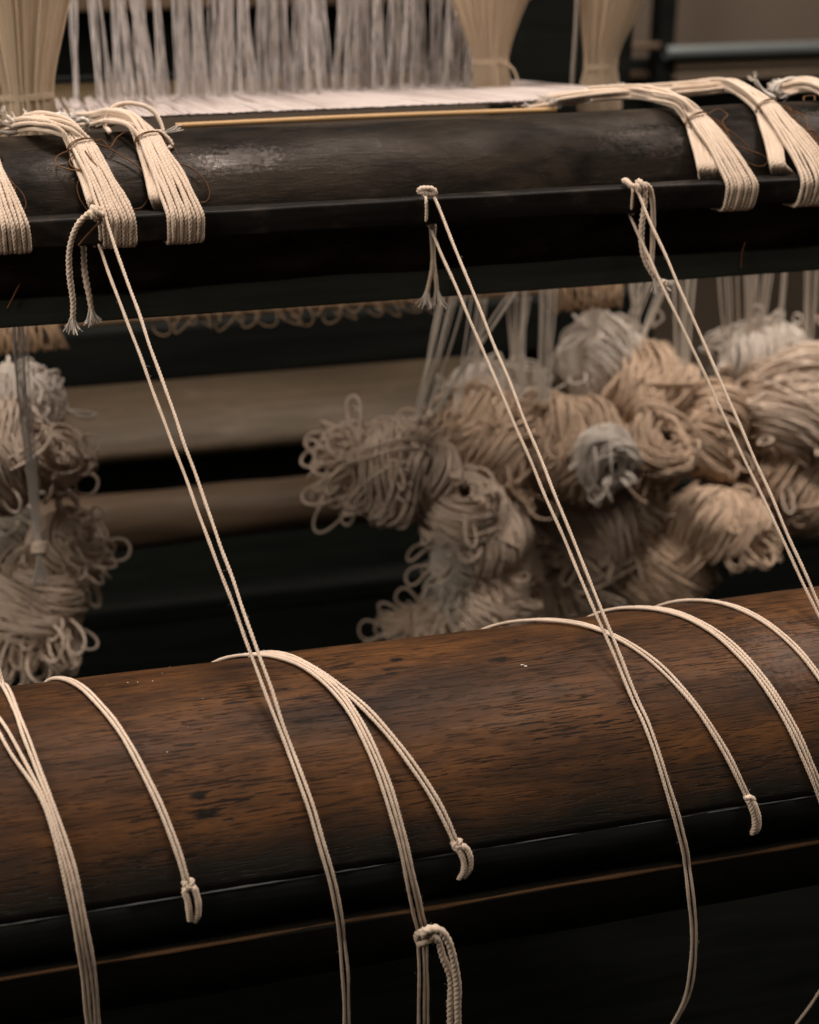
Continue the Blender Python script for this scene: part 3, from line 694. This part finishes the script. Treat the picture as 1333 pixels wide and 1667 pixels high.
# chips on the lower lip and lint on the wood
def flake(px, py, R, sz, mat, name):
    p = cyl(px, py, RC[0], RC[1], R); n_ = p-np.array([p[0], *RC]); n_[0] = 0; n_ = unit(n_); tx = np.array([1, 0, 0.]); ty = np.cross(n_, tx)
    m = 7; V = [p+n_*sz*.35]; 
    for k in range(m):
        u = 2*math.pi*k/m; q = rnd.uniform(.6, 1.2)*sz; V.append(p+tx*q*1.5*math.cos(u)+ty*q*.6*math.sin(u)-n_*.0001)
    Q = [(0, 1+k, 1+(k+1) % m) for k in range(m)]
    return mesh_np(name, V, Q, mat, roll, False)
for px, py in ((290, 1558), (300, 1554), (280, 1560), (640, 1492), (655, 1490), (470, 1522)):
    flake(px, py, RR-.0006, rnd.uniform(.0008, .0014), M_ROLL, 'lip_chip')
for px, py in ((264, 1096), (276, 1084), (208, 1111), (224, 1110), (248, 1108), (330, 1137), (306, 1183), (272, 1224), (850, 1082), (856, 1084), (885, 1360), (735, 1345)):
    flake(px, py, RR+.0001, rnd.uniform(.0002, .00035) if px not in (850, 856) else .0007, M_CORDW, 'lint_speck')

# ------------------------------------------------------------------ rod in front of the breast beam
RY0, RY1, RZ0, RZ1 = .7495, .7605, 1.0125, 1.0272
prof = []
rc = .0016
for (cy_, cz_, a0) in ((RY0+rc, RZ1-rc, 90), (RY0+rc, RZ0+rc, 180), (RY1-rc, RZ0+rc, 270), (RY1-rc, RZ1-rc, 0)):
    for k in range(5):
        u = rad(a0+k*22.5); prof.append((cy_+rc*math.cos(u), cz_+rc*math.sin(u)))
o = extrude_x('apron_rod', prof, X0+.1, X1-.1, 240, M_ROD, None, .0003, True, 15)
tag(o, 'slim dark wooden rod held in front of the breast beam by cord bundles', 'rod')

# ------------------------------------------------------------------ cord bundles over the breast beam
def bx(px, py): return at(px, py, RY0)[0]
def bundle(label, front, back, tie, tails, n, seed, endspread=.010, fraymany=True, lift=0.0):
    """front/back: pixel x-range of the band on the rod; tie: pixel; tails: pixel guide of the tails over the beam"""
    R_ = random.Random(seed); t = thing('cord_bundle', label, 'cord bundle', 'cotton cord bundles tied round the rod')
    r = .00128
    T0 = cyl(tie[0], tie[1], BC[0], BC[1], BR+.0050)
    tg = [cyl(px, py, BC[0], BC[1], BR+.0045) if kind == 'c' else at(px, py, kind) for px, py, kind in tails]
    pyf = 330
    x_f = [bx(front[0], pyf)+(bx(front[1], pyf)-bx(front[0], pyf))*(k+.5)/n for k in range(n)]
    x_b = [bx(back[0], pyf-25)+(bx(back[1], pyf-25)-bx(back[0], pyf-25))*(k+.5)/n for k in range(n)]
    nrm = unit(T0-np.array([T0[0], *BC])); tx = np.array([1, 0, 0.])
    dwn = unit(np.array([x_f[n//2], RY0-.002, RZ1])-T0); sd = unit(np.cross(nrm, dwn)); 
    if sd[0] < 0: sd = -sd
    org = T0.copy(); t.location = org
    ends = []
    for k in range(n):
        f = (k-(n-1)/2)/n
        tf = T0+sd*f*.0115+nrm*(.0022+.0012*math.cos(f*3))          # in the tie, upper layer
        tb = T0+sd*(f*.0125-.001)+nrm*(-.0016)
        xf, xb_ = x_f[k], x_b[k]
        yf, ybk = RY0-r*1.08-(.0005 if k % 2 else 0), RY1+r*1.15
        front_pts = [tf+(np.array([xf, yf, RZ1+.001])-tf)*u for u in (.22, .5, .78)]
        for q, u in enumerate((.22, .5, .78)): front_pts[q] = front_pts[q]+nrm*.0009*math.sin(math.pi*u)+sd*R_.uniform(-.0006, .0006)+nrm*R_.uniform(0, .0006)
        around = [[xf, yf-.0003, RZ1-.0015], [xf, yf-.0006, (RZ0+RZ1)/2], [xf+(xb_-xf)*.05, RY0+.0005, RZ0-r*.75], [xf+(xb_-xf)*.15, (RY0+RY1)/2, RZ0-r*1.1],
                  [xf+(xb_-xf)*.3, RY1-.0005, RZ0-r*.7], [xf+(xb_-xf)*.55, ybk, (RZ0+RZ1)/2], [xf+(xb_-xf)*.75, ybk, RZ1]]
        bk = np.array([xb_, ybk-.004, RZ1+.006])
        back_pts = [bk, bk+(tb-bk)*.35+nrm*.001, bk+(tb-bk)*.75+nrm*.0006]
        def tail(start, layer):
            P = []; o1, o2 = R_.uniform(-1, 1), R_.uniform(0, 1); m = len(tg); ln = R_.uniform(.72, 1.0)
            for q, g_ in enumerate(tg):
                u = (q+1)/m
                w_ = endspread*u+.0065
                vy = np.array([g_[0], max(g_[1], BC[0]-.03), g_[2]])
                P.append(g_+np.array([0, 1, 0])*o1*w_*.9+np.array([1, 0, 0])*f*w_*.8+np.array([0, 0, 1])*(abs(o2)*.006*(1-.3*u)+layer*.002+lift*math.sin(math.pi*u)))
            k_ = max(2, int(round(m*ln))); P = P[:k_]
            return P
        ta, tb_ = tail(tf, 1), tail(tb, 0)
        P = ta[::-1]+[tf]+front_pts+around+back_pts+[tb]+tb_
        P = [np.asarray(p)-org for p in P]
        c_ = cord('cord', P, M_CORD, t, r*R_.uniform(.92, 1.1), .0008, .0060)
        for e, e2 in ((P[0], P[1]), (P[-1], P[-2])):
            if R_.random() < (.8 if fraymany else .3): fray(e, e-e2, c_, M_CORDW, 10, .006, .5, r)
    # brown thread lashing: two turns round the neck
    P = []
    for u in np.linspace(0, 2*math.pi*1.8, 44):
        P.append((T0-org)+sd*.0082*math.cos(u)+nrm*(.0004+.0056*math.sin(u))+dwn*(.0009*math.sin(u*.5)+.0005*u/6))
    mesh_np('lashing', *tube_data(smooth_path(P, .0008), .00033, 6), M_THREAD, t)
    def thread(pts):
        """brown thread ends given as pixels and a height off the beam"""
        Q = []
        for (px, py, h) in pts:
            p = cyl(px, py, BC[0], BC[1], BR+.0022+h) if not isinstance(h, tuple) else at(px, py, h[0])
            Q.append(p-org)
        mesh_np('thread_end', *tube_data(smooth_path(Q, .001), .00038, 5), M_THREAD, t)
    return t, org, thread, T0

A, oA, thA, _ = bundle('bundle of thick cream cords cut by the frame edge with a brown thread loop', (-28, 44), (-40, -8), (-22, 262), [(-45, 235, 'c'), (-75, 218, 'c'), (-120, 208, .87)], 9, 11)
thA([(-14, 268, .004), (12, 292, .003), (36, 315, .001), (42, 335, 0), (36, 345, 0), (30, 348, 0)]); thA([(-10, 262, .004), (10, 285, .003), (24, 305, .002), (20, 318, .003)])
B, oB, thB, _ = bundle('bundle of cream cords with bow-looped brown thread and a tension knot at its foot', (162, 218), (142, 166), (134, 240), [(108, 222, 'c'), (70, 210, 'c'), (30, 212, .862), (-8, 222, .86)], 9, 12, .012)
thB([(134, 240, .007), (110, 246, .003), (92, 256, .001), (92, 268, .001), (110, 275, .003), (140, 280, .007), (162, 288, .008), (166, 280, .008), (150, 262, .0085), (138, 245, .008)])
thB([(136, 244, .0075), (118, 252, .004), (113, 264, .003), (122, 274, .004), (140, 278, .0075)])
thB([(146, 234, .006), (165, 236, .003), (200, 255, .0005), (230, 276, .0005), (242, 300, .0005), (240, 325, .0005), (230, 338, .0005), (216, 341, .001)])
thB([(132, 288, .003), (126, 300, .001), (128, 318, .001), (138, 336, .002), (150, 350, .006)])
thB([(146, 232, .006), (166, 228, .004), (178, 240, .002), (190, 224, .002), (205, 214, .003)])
Cb, oC, thC, TC = bundle('bundle of cream cords with one cord arching up and a long brown thread loop', (268, 331), (246, 264), (243, 229), [(222, 212, 'c'), (190, 200, 'c'), (160, 206, .862), (140, 206, .87)], 9, 13, .012)
thC([(250, 228, .006), (272, 240, .003), (284, 262, .002), (308, 272, .001), (330, 290, .0008), (341, 315, .0008), (336, 328, .0008), (325, 330, .0008)])
thC([(252, 230, .005), (276, 250, .002), (292, 270, .001), (302, 295, .001), (312, 312, .001)]); thC([(256, 226, .005), (280, 236, .003), (290, 256, .001)])
# arching cord of bundle C and its frayed end
P = [cyl(178, 216, BC[0], BC[1], BR+.004), at(172, 196, .835), at(182, 176, .835), at(205, 168, .835), at(232, 172, .832), at(252, 184, .83), at(262, 202, .826), at(268, 222, .82)]
cord('arched_cord', [p-oC for p in P], M_CORD, Cb, .0014, .0008)
fray(P[-1]-oC, P[-1]-P[-2], Cb, M_CORDW, 16, .009, .8); fray(at(272, 216, .815)-oC, at(295, 210, .815)-at(272, 216, .815), Cb, M_CORDW, 12, .010, .5)
P = [cyl(240, 222, BC[0], BC[1], BR+.004), at(258, 214, .80), at(270, 222, .798), at(280, 236, .796), at(272, 244, .794)]
cord('short_tail', [p-oC for p in P], M_CORD, Cb, .0014, .0008); fray(P[-1]-oC, P[-1]-P[-2], Cb, M_CORDW, 14, .007, .7)
# short curled ends standing up in bundle B
for pts in ([(78, 206), (84, 192), (96, 186), (108, 190), (112, 204)], [(60, 208), (66, 194), (78, 188), (86, 196)], [(125, 200), (132, 194), (142, 198), (140, 206)]):
    P = [at(px, py, .828) for px, py in pts]; cord('curled_end', [p-oB for p in P], M_CORDW, B, .0014, .0008)
    fray(P[-1]-oB, P[-1]-P[-2], B, M_CORDW, 10, .004, .5)
for pts in ([(34, 208), (20, 198), (8, 186)], [(40, 212), (18, 206), (0, 198)], [(30, 216), (10, 216), (-6, 212)]):
    P = [at(px, py, .845) for px, py in pts]; cord('curled_end', [p-oB for p in P], M_CORDW, B, .0014, .0008)
    fray(P[-1]-oB, P[-1]-P[-2], B, M_CORDW, 12, .006, .5)
D, oD, thD, _ = bundle('bundle of cream cords with long tails reaching far across the black beam', (1176, 1229), (1144, 1176), (1134, 196), [(1105, 178, 'c'), (1065, 164, 'c'), (1020, 160, .868), (960, 164, .875), (900, 172, .88), (850, 180, .885)], 9, 14, .008)
thD([(1142, 190, .006), (1168, 196, .003), (1182, 212, .002), (1192, 232, .0015), (1218, 244, .001), (1246, 256, .0005), (1248, 266, .0005), (1236, 271, .0005), (1205, 256, .001), (1192, 236, .002)])
thD([(1192, 236, .003), (1182, 250, .009), (1174, 262, .011), (1178, 272, .011), (1188, 268, .010), (1194, 248, .005)])
for pts in ([(1144, 192, .004), (1170, 178, .002), (1184, 186, .001), (1176, 198, .002), (1186, 214, .002)], [(1145, 194, .004), (1165, 200, .003), (1184, 222, .002), (1190, 240, .002)], [(1148, 190, .004), (1175, 204, .002), (1200, 222, .001), (1220, 240, .001)]): thD(pts)
E_, oE, thE, _ = bundle('bundle of cream cords beyond a tangle of brown thread near the rack', (1296, 1362), (1262, 1286), (1248, 176), [(1215, 152, 'c'), (1180, 146, .862), (1140, 150, .872), (1090, 154, .885), (1040, 158, .89)], 9, 15, .008)
for k in range(9):
    x0 = 1258; thE([(x0, 172+k, .005), (1280+rnd.uniform(-6, 6), 182+rnd.uniform(-8, 10), .003), (1300+rnd.uniform(-8, 8), 200+rnd.uniform(-14, 14), .002), (1318+rnd.uniform(-8, 10), 222+rnd.uniform(-10, 14), .001), (1338+rnd.uniform(-8, 10), 238+rnd.uniform(-8, 8), .001)])
P = [at(1262, 160, .84), at(1244, 150, .845), at(1234, 138, .845), at(1228, 128, .845)]
cord('curled_end', [p-oE for p in P], M_CORDW, E_, .0014, .0008); fray(P[-1]-oE, P[-1]-P[-2], E_, M_CORDW, 12, .005, .6)
F_, oF, thF, _ = bundle('tails of a cord bundle looping up at the far end of the beam', (1420, 1480), (1395, 1415), (1372, 166), [(1335, 146, 'c'), (1300, 146, .862), (1270, 152, .868), (1240, 158, .872)], 9, 16, .008)
for o_ in (0, 6):
    P = [at(1256+o_, 152, .86), at(1262+o_, 138, .862), at(1285, 130-o_*.3, .864), at(1310, 131, .862), at(1345, 142, .85)]
    cord('arched_cord', [p-oF for p in P], M_CORDW, F_, .0014, .0008)
thF([(1308, 165, .002), (1310, 157, .003), (1325, 156, .003), (1326, 164, .002)])
# loose brown thread stubs against the front board
for lab, pts in (('short brown thread stub on the front board below the cut bundle', [(38, 434), (36, 452), (24, 478), (12, 502)]), ('short brown thread stub on the front board towards the rack', [(1213, 394), (1208, 412), (1206, 436)])):
    P = [at(px, py, .7705) for px, py in pts]
    o = mesh_np('thread_stub', *tube_data(smooth_path(P, .002), .0005, 5), M_THREAD); tag(o, lab, 'thread')

# ------------------------------------------------------------------ tension cords: rod to roller
def onr(px, py, h=1.0): return cyl(px, py, RC[0], RC[1], RR+CR*h)
def side_off(P, f):
    """shift a path sideways along the roller surface"""
    P = np.asarray(P, float); T = np.gradient(P, axis=0); T /= np.linalg.norm(T, axis=1)[:, None]
    N = P.copy(); N[:, 0] = 0; N[:, 1] -= RC[0]; N[:, 2] -= RC[1]; N /= np.linalg.norm(N, axis=1)[:, None]
    Sd = np.cross(T, N); Sd /= np.linalg.norm(Sd, axis=1)[:, None]
    f = np.interp(np.linspace(0, 1, len(P)), np.linspace(0, 1, len(f)), f) if hasattr(f, '__len__') else np.full(len(P), f)
    return P+Sd*f[:, None]*.76
def clear(P):
    """keep a cord outside the roller and its bar"""
    Q = smooth_path(P, .004); d = Q[:, 1:]-np.array(RC); L = np.linalg.norm(d, axis=1); m = RR+CR*1.05+.0006
    k = np.where(L < m, m/np.maximum(L, 1e-6), 1.0); Q[:, 1:] = np.array(RC)+d*k[:, None]
    return Q
def line(a, b, n=5): return [a+(b-a)*u for u in np.linspace(0, 1, n)]
def coil(c, ax, r, turns, pitch, x=None, ph=0):
    ax = unit(np.asarray(ax, float)); u = unit(np.cross(ax, [.2, 1, .3])); v = np.cross(ax, u)
    return [c+u*r*math.cos(a+ph)+v*r*math.sin(a+ph)+ax*pitch*(a/6.283-turns/2) for a in np.linspace(0, 6.283*turns, int(14*turns))]
def rod_turn(x, dx, t, r=CR):
    g = r*1.1
    P = [[x, RY0-g, RZ0+.002], [x, RY0-g, RZ1-.002], [x+dx*.2, RY0+.003, RZ1+g], [x+dx*.4, RY1-.002, RZ1+g], [x+dx*.6, RY1+g, RZ1-.003], [x+dx*.8, RY1+g, RZ0+.003], [x+dx, RY1-.003, RZ0-g], [x+dx, RY0+.002, RZ0-g]]
    return cord('rod_loop', P, M_CORD, t, r)

# T1
t = thing('tension_cord', 'doubled cream cord from the knot under the bow-tied bundle to the roller', 'cord', 'cords stretched from rod to roller')
k1 = at(156, 346, RY0-.004)
on = [(482, 1248), (495, 1283), (508, 1320), (530, 1395), (546, 1460), (556, 1520)]
body = [onr(*p) for p in on]; yl2 = body[-1][1]-.001
body += [at(562, 1585, yl2-.001), at(564, 1640, yl2-.001), at(565, 1760, yl2+.003)]
s0 = at(170, 352, RY0-.004)
for st, off in ((s0, [-.0013]*4), (at(158, 392, RY0+.002), [.0017]*4)):
    bb = side_off(body, off)
    P = clear(line(st, bb[0], 9)[:-1]+list(bb)); fuzz(P, 90, cord('strand', P, M_CORD, t), M_CORDW)
bb = side_off(body[3:], [.0005, .0044, .0046, .0046]); 
cord('knot', coil(k1, (.8, 0, .5), .0026, 1.8, .0030), M_CORD, t, .0019)
rod_turn(k1[0]+.001, -.003, t)
Pt = [k1+np.array([.001, -.002, .001]), at(143, 350, RY0-.006), at(126, 368, RY0-.007), at(113, 405, RY0-.006), at(112, 440, RY0-.005), at(118, 490, RY0-.004), at(118, 522, RY0-.004)]
tl_ = cord('tail', Pt, M_CORD, t, .0017, pitch=.0078); fray(Pt[-1], Pt[-1]-Pt[-2], tl_, M_CORDW, 34, .0085, .5, .0018)
Pt = [at(134, 384, RY1+.004), at(136, 405, RY1+.004), at(138, 440, RY1+.003), at(145, 480, RY1+.001), at(149, 508, RY1)]
tl_ = cord('tail', Pt, M_CORD, t, .0017, pitch=.0078); fray(Pt[-1], Pt[-1]-Pt[-2], tl_, M_CORDW, 34, .0085, .5, .0018)
P = [at(166, 358, RY0-.006), at(150, 374, RY0-.006), at(128, 400, RY0-.004)]
mesh_np('brown_thread', *tube_data(smooth_path(P, .002), .0006, 5), M_THREAD, t)

# T2
t = thing('tension_cord', 'doubled cream cord from the lone small knot halfway along the rod to the roller', 'cord', 'cords stretched from rod to roller')
k2 = at(695, 312, RY0-.003)
on = [(1047, 1168), (1060, 1202), (1072, 1235), (1092, 1300), (1106, 1350), (1117, 1400)]
body = [onr(*p) for p in on]; yl2 = body[-1][1]-.001
body += [at(1124, 1450, yl2-.003), at(1129, 1510, yl2-.005), at(1128, 1570, yl2-.006), at(1117, 1625, yl2-.006), at(1092, 1675, yl2-.005), at(1060, 1740, yl2-.003)]
for st, off in ((at(706, 318, RY0-.003), [-.0013]*4), (at(697, 362, RY1-.002), [.0017]*4)):
    bb = side_off(body, off); P = clear(line(st, bb[0], 9)[:-1]+list(bb))
    fuzz(P, 90, cord('strand', P, M_CORD, t), M_CORDW)
cord('knot', [at(682, 314, RY0+.001), at(684, 308, RY0-.002), at(694, 307, RY0-.003), at(704, 308, RY0-.003), at(709, 315, RY0-.003), at(700, 316, RY0-.003), at(688, 312, RY0-.002), at(684, 316, RY0-.001)], M_CORD, t, .0017)
rod_turn(k2[0], .003, t)
for (a, b_, c_) in (((700, 352), (704, 420), (695, 478)), ((706, 350), (706, 420), (711, 476))):
    Pt = [at(*a, RY1+.004), at(*b_, RY1+.006), at(*c_, RY1+.007)]
    tl_ = cord('tail', Pt, M_CORD, t, .0014); fray(Pt[-1], Pt[-1]-Pt[-2], tl_, M_CORDW, 34, .0105, .42, .0018)

# T3
t = thing('tension_cord', 'doubled cream cord with twisted looped tail tied to the rod near the long-tailed bundle', 'cord', 'cords stretched from rod to roller')
k3 = at(1042, 303, RY0-.004)
on = [(1352, 1035), (1372, 1085), (1392, 1140), (1415, 1210), (1430, 1280)]
body = [onr(*p) for p in on]
for st, off in ((at(1034, 304, RY0-.004), [-.0013]*4), (at(1017, 335, RY1-.002), [.0017]*4)):
    bb = side_off(body, off); P = clear(line(st, bb[0], 9)[:-1]+list(bb))
    fuzz(P, 60, cord('strand', P, M_CORD, t), M_CORDW)
cord('knot', coil(k3, (.9, 0, .35), .0026, 1.7, .0032), M_CORD, t, .0018)
cord('knot', [at(1014, 294, RY0+.006), at(1020, 295, RY0+.001), at(1028, 302, RY0-.004), at(1040, 306, RY0-.005)], M_CORD, t, .0016)
Pt = [at(1046, 300, RY0-.006), at(1050, 318, RY0-.006), at(1048, 345, RY0-.006), at(1044, 380, RY0-.006), at(1046, 412, RY0-.006), at(1058, 440, RY0-.006), at(1074, 458, RY0-.006)]
tl_ = cord('tail', Pt, M_CORD, t, .0017, pitch=.0078); fray(Pt[-1], Pt[-1]-Pt[-2]+np.array([.004, 0, 0]), tl_, M_CORDW, 40, .0095, .5, .0018)
Pt = [at(1046, 298, RY0-.005), at(1056, 306, RY0-.004), at(1062, 330, RY0-.003), at(1063, 370, RY0-.002), at(1062, 410, RY0-.002), at(1060, 440, RY0-.003), at(1068, 458, RY0-.005)]
tl_ = cord('tail', Pt, M_CORD, t, .0016); fray(Pt[-1], Pt[-1]-Pt[-2], tl_, M_CORDW, 20, .009, .5, .0018)
rod_turn(k3[0]-.003, .003, t)
cord('knot', coil(at(1078, 462, RY0-.006), (.6, 0, -.7), .0021, 1.6, .0022), M_CORD, t, .0014)

# ------------------------------------------------------------------ cords lying over the roller
def onr_list(on, h=1.0):
    out = []
    for p in on:
        d = ray(*p); o = CAM-np.array([0, RC[0], RC[1]]); Rr = RR+CR*h
        A = d[1]**2+d[2]**2; B = 2*(o[1]*d[1]+o[2]*d[2]); Cc = o[1]**2+o[2]**2-Rr*Rr
        if B*B-4*A*Cc > 0: out.append(onr(*p, h))
    return out
def surf_fit(P, dx=.02, span=70, upto=None):
    """lay a measured cord smoothly on the roller: x as a smooth function of the angle round it"""
    P = np.asarray(P); a = np.arctan2(P[:, 2]-RC[1], -(P[:, 1]-RC[0])); h = np.linalg.norm(P[:, 1:]-np.array(RC), axis=1).mean()
    k = min(3, len(P)-2); wts = np.linspace(.6, 1.5, len(P)); c = np.polyfit(a, P[:, 0], k, w=wts)
    out = []
    sl = np.polyval(np.polyder(c), a[0]); sl = max(-.12, min(.12, sl)); x0 = np.polyval(c, a[0])
    for q in np.linspace(a[0]+rad(span), a[0]+rad(8), 7): out.append([x0+sl*(1-math.exp(-(q-a[0])))*1.0, RC[0]-h*math.cos(q), RC[1]+h*math.sin(q)])
    for q in np.linspace(a[0], a[-1], 16): out.append([np.polyval(c, q), RC[0]-h*math.cos(q), RC[1]+h*math.sin(q)])
    return [np.array(p) for p in out]
def behind(p, dx, n=5, span=70):
    """carry a roller cord on round the back of the roller"""
    a0 = math.atan2(p[2]-RC[1], -(p[1]-RC[0])); out = []
    for k in range(n, 0, -1):
        a = a0+rad(span)*k/n; out.append(np.array([p[0]-dx*k/n, RC[0]-(RR+CR)*math.cos(a), RC[1]+(RR+CR)*math.sin(a)]))
    return out
def roller_cord(name, label, paths, group='cords lying over the walnut roller'):
    t = thing(name, label, 'cord', group)
    for P in paths:
        P = clear(P); fuzz(P, 90, cord('strand', P, M_CORD, t), M_CORDW)
    return t
def bar_loop(t, pts):
    Q = [onr(px, py, h) for px, py, h in pts]
    cord('bar_loop', Q, M_CORD, t, .0016)
# U1
on = [(52, 1107), (80, 1102), (110, 1108), (145, 1130), (180, 1170), (215, 1222), (245, 1278), (270, 1335), (290, 1392), (304, 1436)]
b0 = surf_fit(onr_list(on))
t = roller_cord('roller_cord', 'doubled cord over the roller ending in a bar loop past the two dark knots', [side_off(b0, -.00118), side_off(b0, .00118)])
cord('end_bend', [onr(300, 1430), onr(302, 1442, 1.6), onr(308, 1446, 1.8), onr(312, 1440, 1.6), onr(310, 1428)], M_CORD, t, .0016)
bar_loop(t, [(310, 1500, -.8), (308, 1488, .8), (305, 1466, 1.6), (300, 1450, 1.9), (303, 1443, 2.2)]); bar_loop(t, [(316, 1502, -.8), (321, 1488, .8), (322, 1468, 1.6), (318, 1450, 1.9), (313, 1441, 2.2)])
# U2
st = [(385, 1069), (410, 1063), (440, 1063), (478, 1070), (512, 1088)]
oa = st+[(550, 1118), (590, 1150), (630, 1192), (668, 1240), (702, 1292), (728, 1342), (742, 1374)]
ob = st+[(540, 1120), (572, 1166), (602, 1218), (628, 1278), (648, 1340), (664, 1405), (676, 1465), (686, 1515)]
pa = onr_list(oa); pa = surf_fit(pa)
pb_ = onr_list(ob, 1.6); pb_ = surf_fit(pb_); ylb = pb_[-1][1]-.001
pb_ += [at(688, 1560, ylb-.001), at(689, 1620, ylb-.001), at(688, 1740, ylb)]
t = roller_cord('roller_cord', 'doubled cord branching aside to a pair of small loops on the groove bar', [side_off(pa, [.0002, .0005, -.0014, -.0014]), side_off(pa, [.0025, .003, .0014, .0014])])
cord('end_bend', [onr(738, 1366), onr(740, 1378, 1.6), onr(746, 1380, 1.8), onr(749, 1374, 1.6), onr(746, 1364)], M_CORD, t, .0016)
bar_loop(t, [(744, 1432, -.8), (753, 1420, .9), (754, 1402, 1.6), (746, 1384, 1.9), (737, 1380, 1.4)]); bar_loop(t, [(753, 1430, -.8), (764, 1416, .9), (766, 1398, 1.6), (760, 1382, 1.9), (748, 1375, 2.0)])
t = roller_cord('roller_cord', 'triple cord over the roller with a hitch and thick doubled tail below the groove', [side_off(pb_, [.0024, .0024, .0024, .0025, .0030]), side_off(pb_, [0, 0, 0, -.0002, -.0006]), side_off(pb_, [-.002, -.002, -.0024, -.0025, -.0028])])
kc = at(692, 1522, ylb-.002)
cord('hitch', [at(684, 1536, ylb+.001), at(679, 1528, ylb-.003), at(682, 1519, ylb-.006), at(696, 1514, ylb-.007), at(706, 1518, ylb-.004), at(704, 1528, ylb-.004), at(692, 1532, ylb-.006), at(680, 1536, ylb-.003)], M_CORD, t, .0019, pitch=.008)
Pt = [at(686, 1524, ylb-.007), at(698, 1513, ylb-.009), at(713, 1513, ylb-.010), at(727, 1528, ylb-.010), at(737, 1560, ylb-.010), at(743, 1595, ylb-.009), at(745, 1640, ylb-.008), at(745, 1740, ylb-.007)]
fuzz(Pt, 120, cord('thick_tail', Pt, M_CORD, t, .0020, pitch=.0085), M_CORDW, .0020)
Pt = [at(700, 1524, ylb-.006), at(711, 1530, ylb-.006), at(720, 1556, ylb-.006), at(732, 1590, ylb-.006), at(733, 1640, ylb-.006), at(731, 1740, ylb-.005)]
fuzz(Pt, 120, cord('thick_tail', Pt, M_CORD, t, .0019, pitch=.0085), M_CORDW, .0019)
# U3
on = [(842, 1016), (870, 1010), (905, 1009), (950, 1017), (1000, 1037), (1050, 1068), (1100, 1112), (1140, 1162), (1172, 1210), (1198, 1258), (1218, 1302)]
b0 = surf_fit(onr_list(on))
t = roller_cord('roller_cord', 'doubled cord crossed by the middle tension cord and ending in one stub loop', [side_off(b0, [-.0012, -.0014, -.0013, -.0010]), side_off(b0, [.0012, .0014, .0013, .0010])])
bar_loop(t, [(1212, 1302, 1.0), (1216, 1298, 2.2), (1224, 1300, 2.2), (1226, 1306, 1.0)])
bar_loop(t, [(1216, 1300, 2.0), (1224, 1318, 1.8), (1229, 1335, 1.4), (1228, 1350, .8), (1222, 1358, -.8)]); bar_loop(t, [(1222, 1300, 2.0), (1230, 1318, 1.8), (1235, 1336, 1.4), (1234, 1348, .8), (1228, 1357, -.8)])
# U4, U5
on = [(1012, 995), (1035, 990), (1062, 989), (1100, 997), (1140, 1016), (1190, 1055), (1235, 1100), (1275, 1160), (1305, 1218), (1330, 1278), (1350, 1335)]
b0 = surf_fit(onr_list(on))
roller_cord('roller_cord', 'broad triple cord over the glossy end of the roller', [side_off(b0, [-.0012, -.002, -.0024, -.0024]), side_off(b0, 0.0), side_off(b0, [.0012, .002, .0024, .0024])])
on = [(1114, 982), (1140, 978), (1170, 979), (1205, 990), (1245, 1015), (1285, 1050), (1320, 1088), (1350, 1125), (1375, 1165), (1395, 1220)]
b0 = surf_fit(onr_list(on))
roller_cord('roller_cord', 'doubled cord over the roller just past the broad triple cord', [side_off(b0, -.00118), side_off(b0, .00118)])
# T0: cords at the frame edge
ont = [(-2, 1085), (12, 1132), (32, 1185), (52, 1240)]
onc = [(74, 1300), (96, 1362), (114, 1425), (124, 1470)]
tail_ = [(133, 1520), (143, 1580), (152, 1667), (162, 1760)]
def merged(start, offs):
    P = [onr(*p) for p in start+onc+[tail_[0]]]; yv = P[-1][1]-.001
    P += [at(*p, yv) for p in tail_[1:]]; return side_off(P, offs)
a1 = merged(ont, [-.0020, -.0030, -.0036, -.0036]); st = at(-190, 355, RY0-.004)
a2 = merged(ont, [.0002, -.0008, -.0012, -.0012])
lo = [(-60, 1110), (-30, 1138), (0, 1170), (28, 1215), (50, 1256)]
a3 = merged(lo, [0, .0006, .0012, .0012]); a4 = merged([(-64, 1116), (-35, 1146), (-5, 1180), (24, 1224)], [.001, .0024, .0036, .0036])
t = roller_cord('tension_cord', 'four strand cord pinched together on the groove bar near the dark lower lip', [line(st, a1[0], 6)[:-1]+list(a1), line(st+np.array([.006, .004, -.014]), a2[0], 6)[:-1]+list(a2), behind(a3[0], .03)+list(a3), behind(a4[0], .03)+list(a4)], 'cords stretched from rod to roller')
# loose end at the corner
yv = onr(1300, 1395)[1]-.003
P = [onr(1375, 1395), onr(1372, 1450), at(1362, 1540, yv), at(1345, 1592, yv-.001), at(1322, 1632, yv-.001), at(1292, 1672, yv), at(1250, 1730, yv+.002)]
t = roller_cord('roller_cord', 'loose cord end curling under the glossy end of the roller', [P])
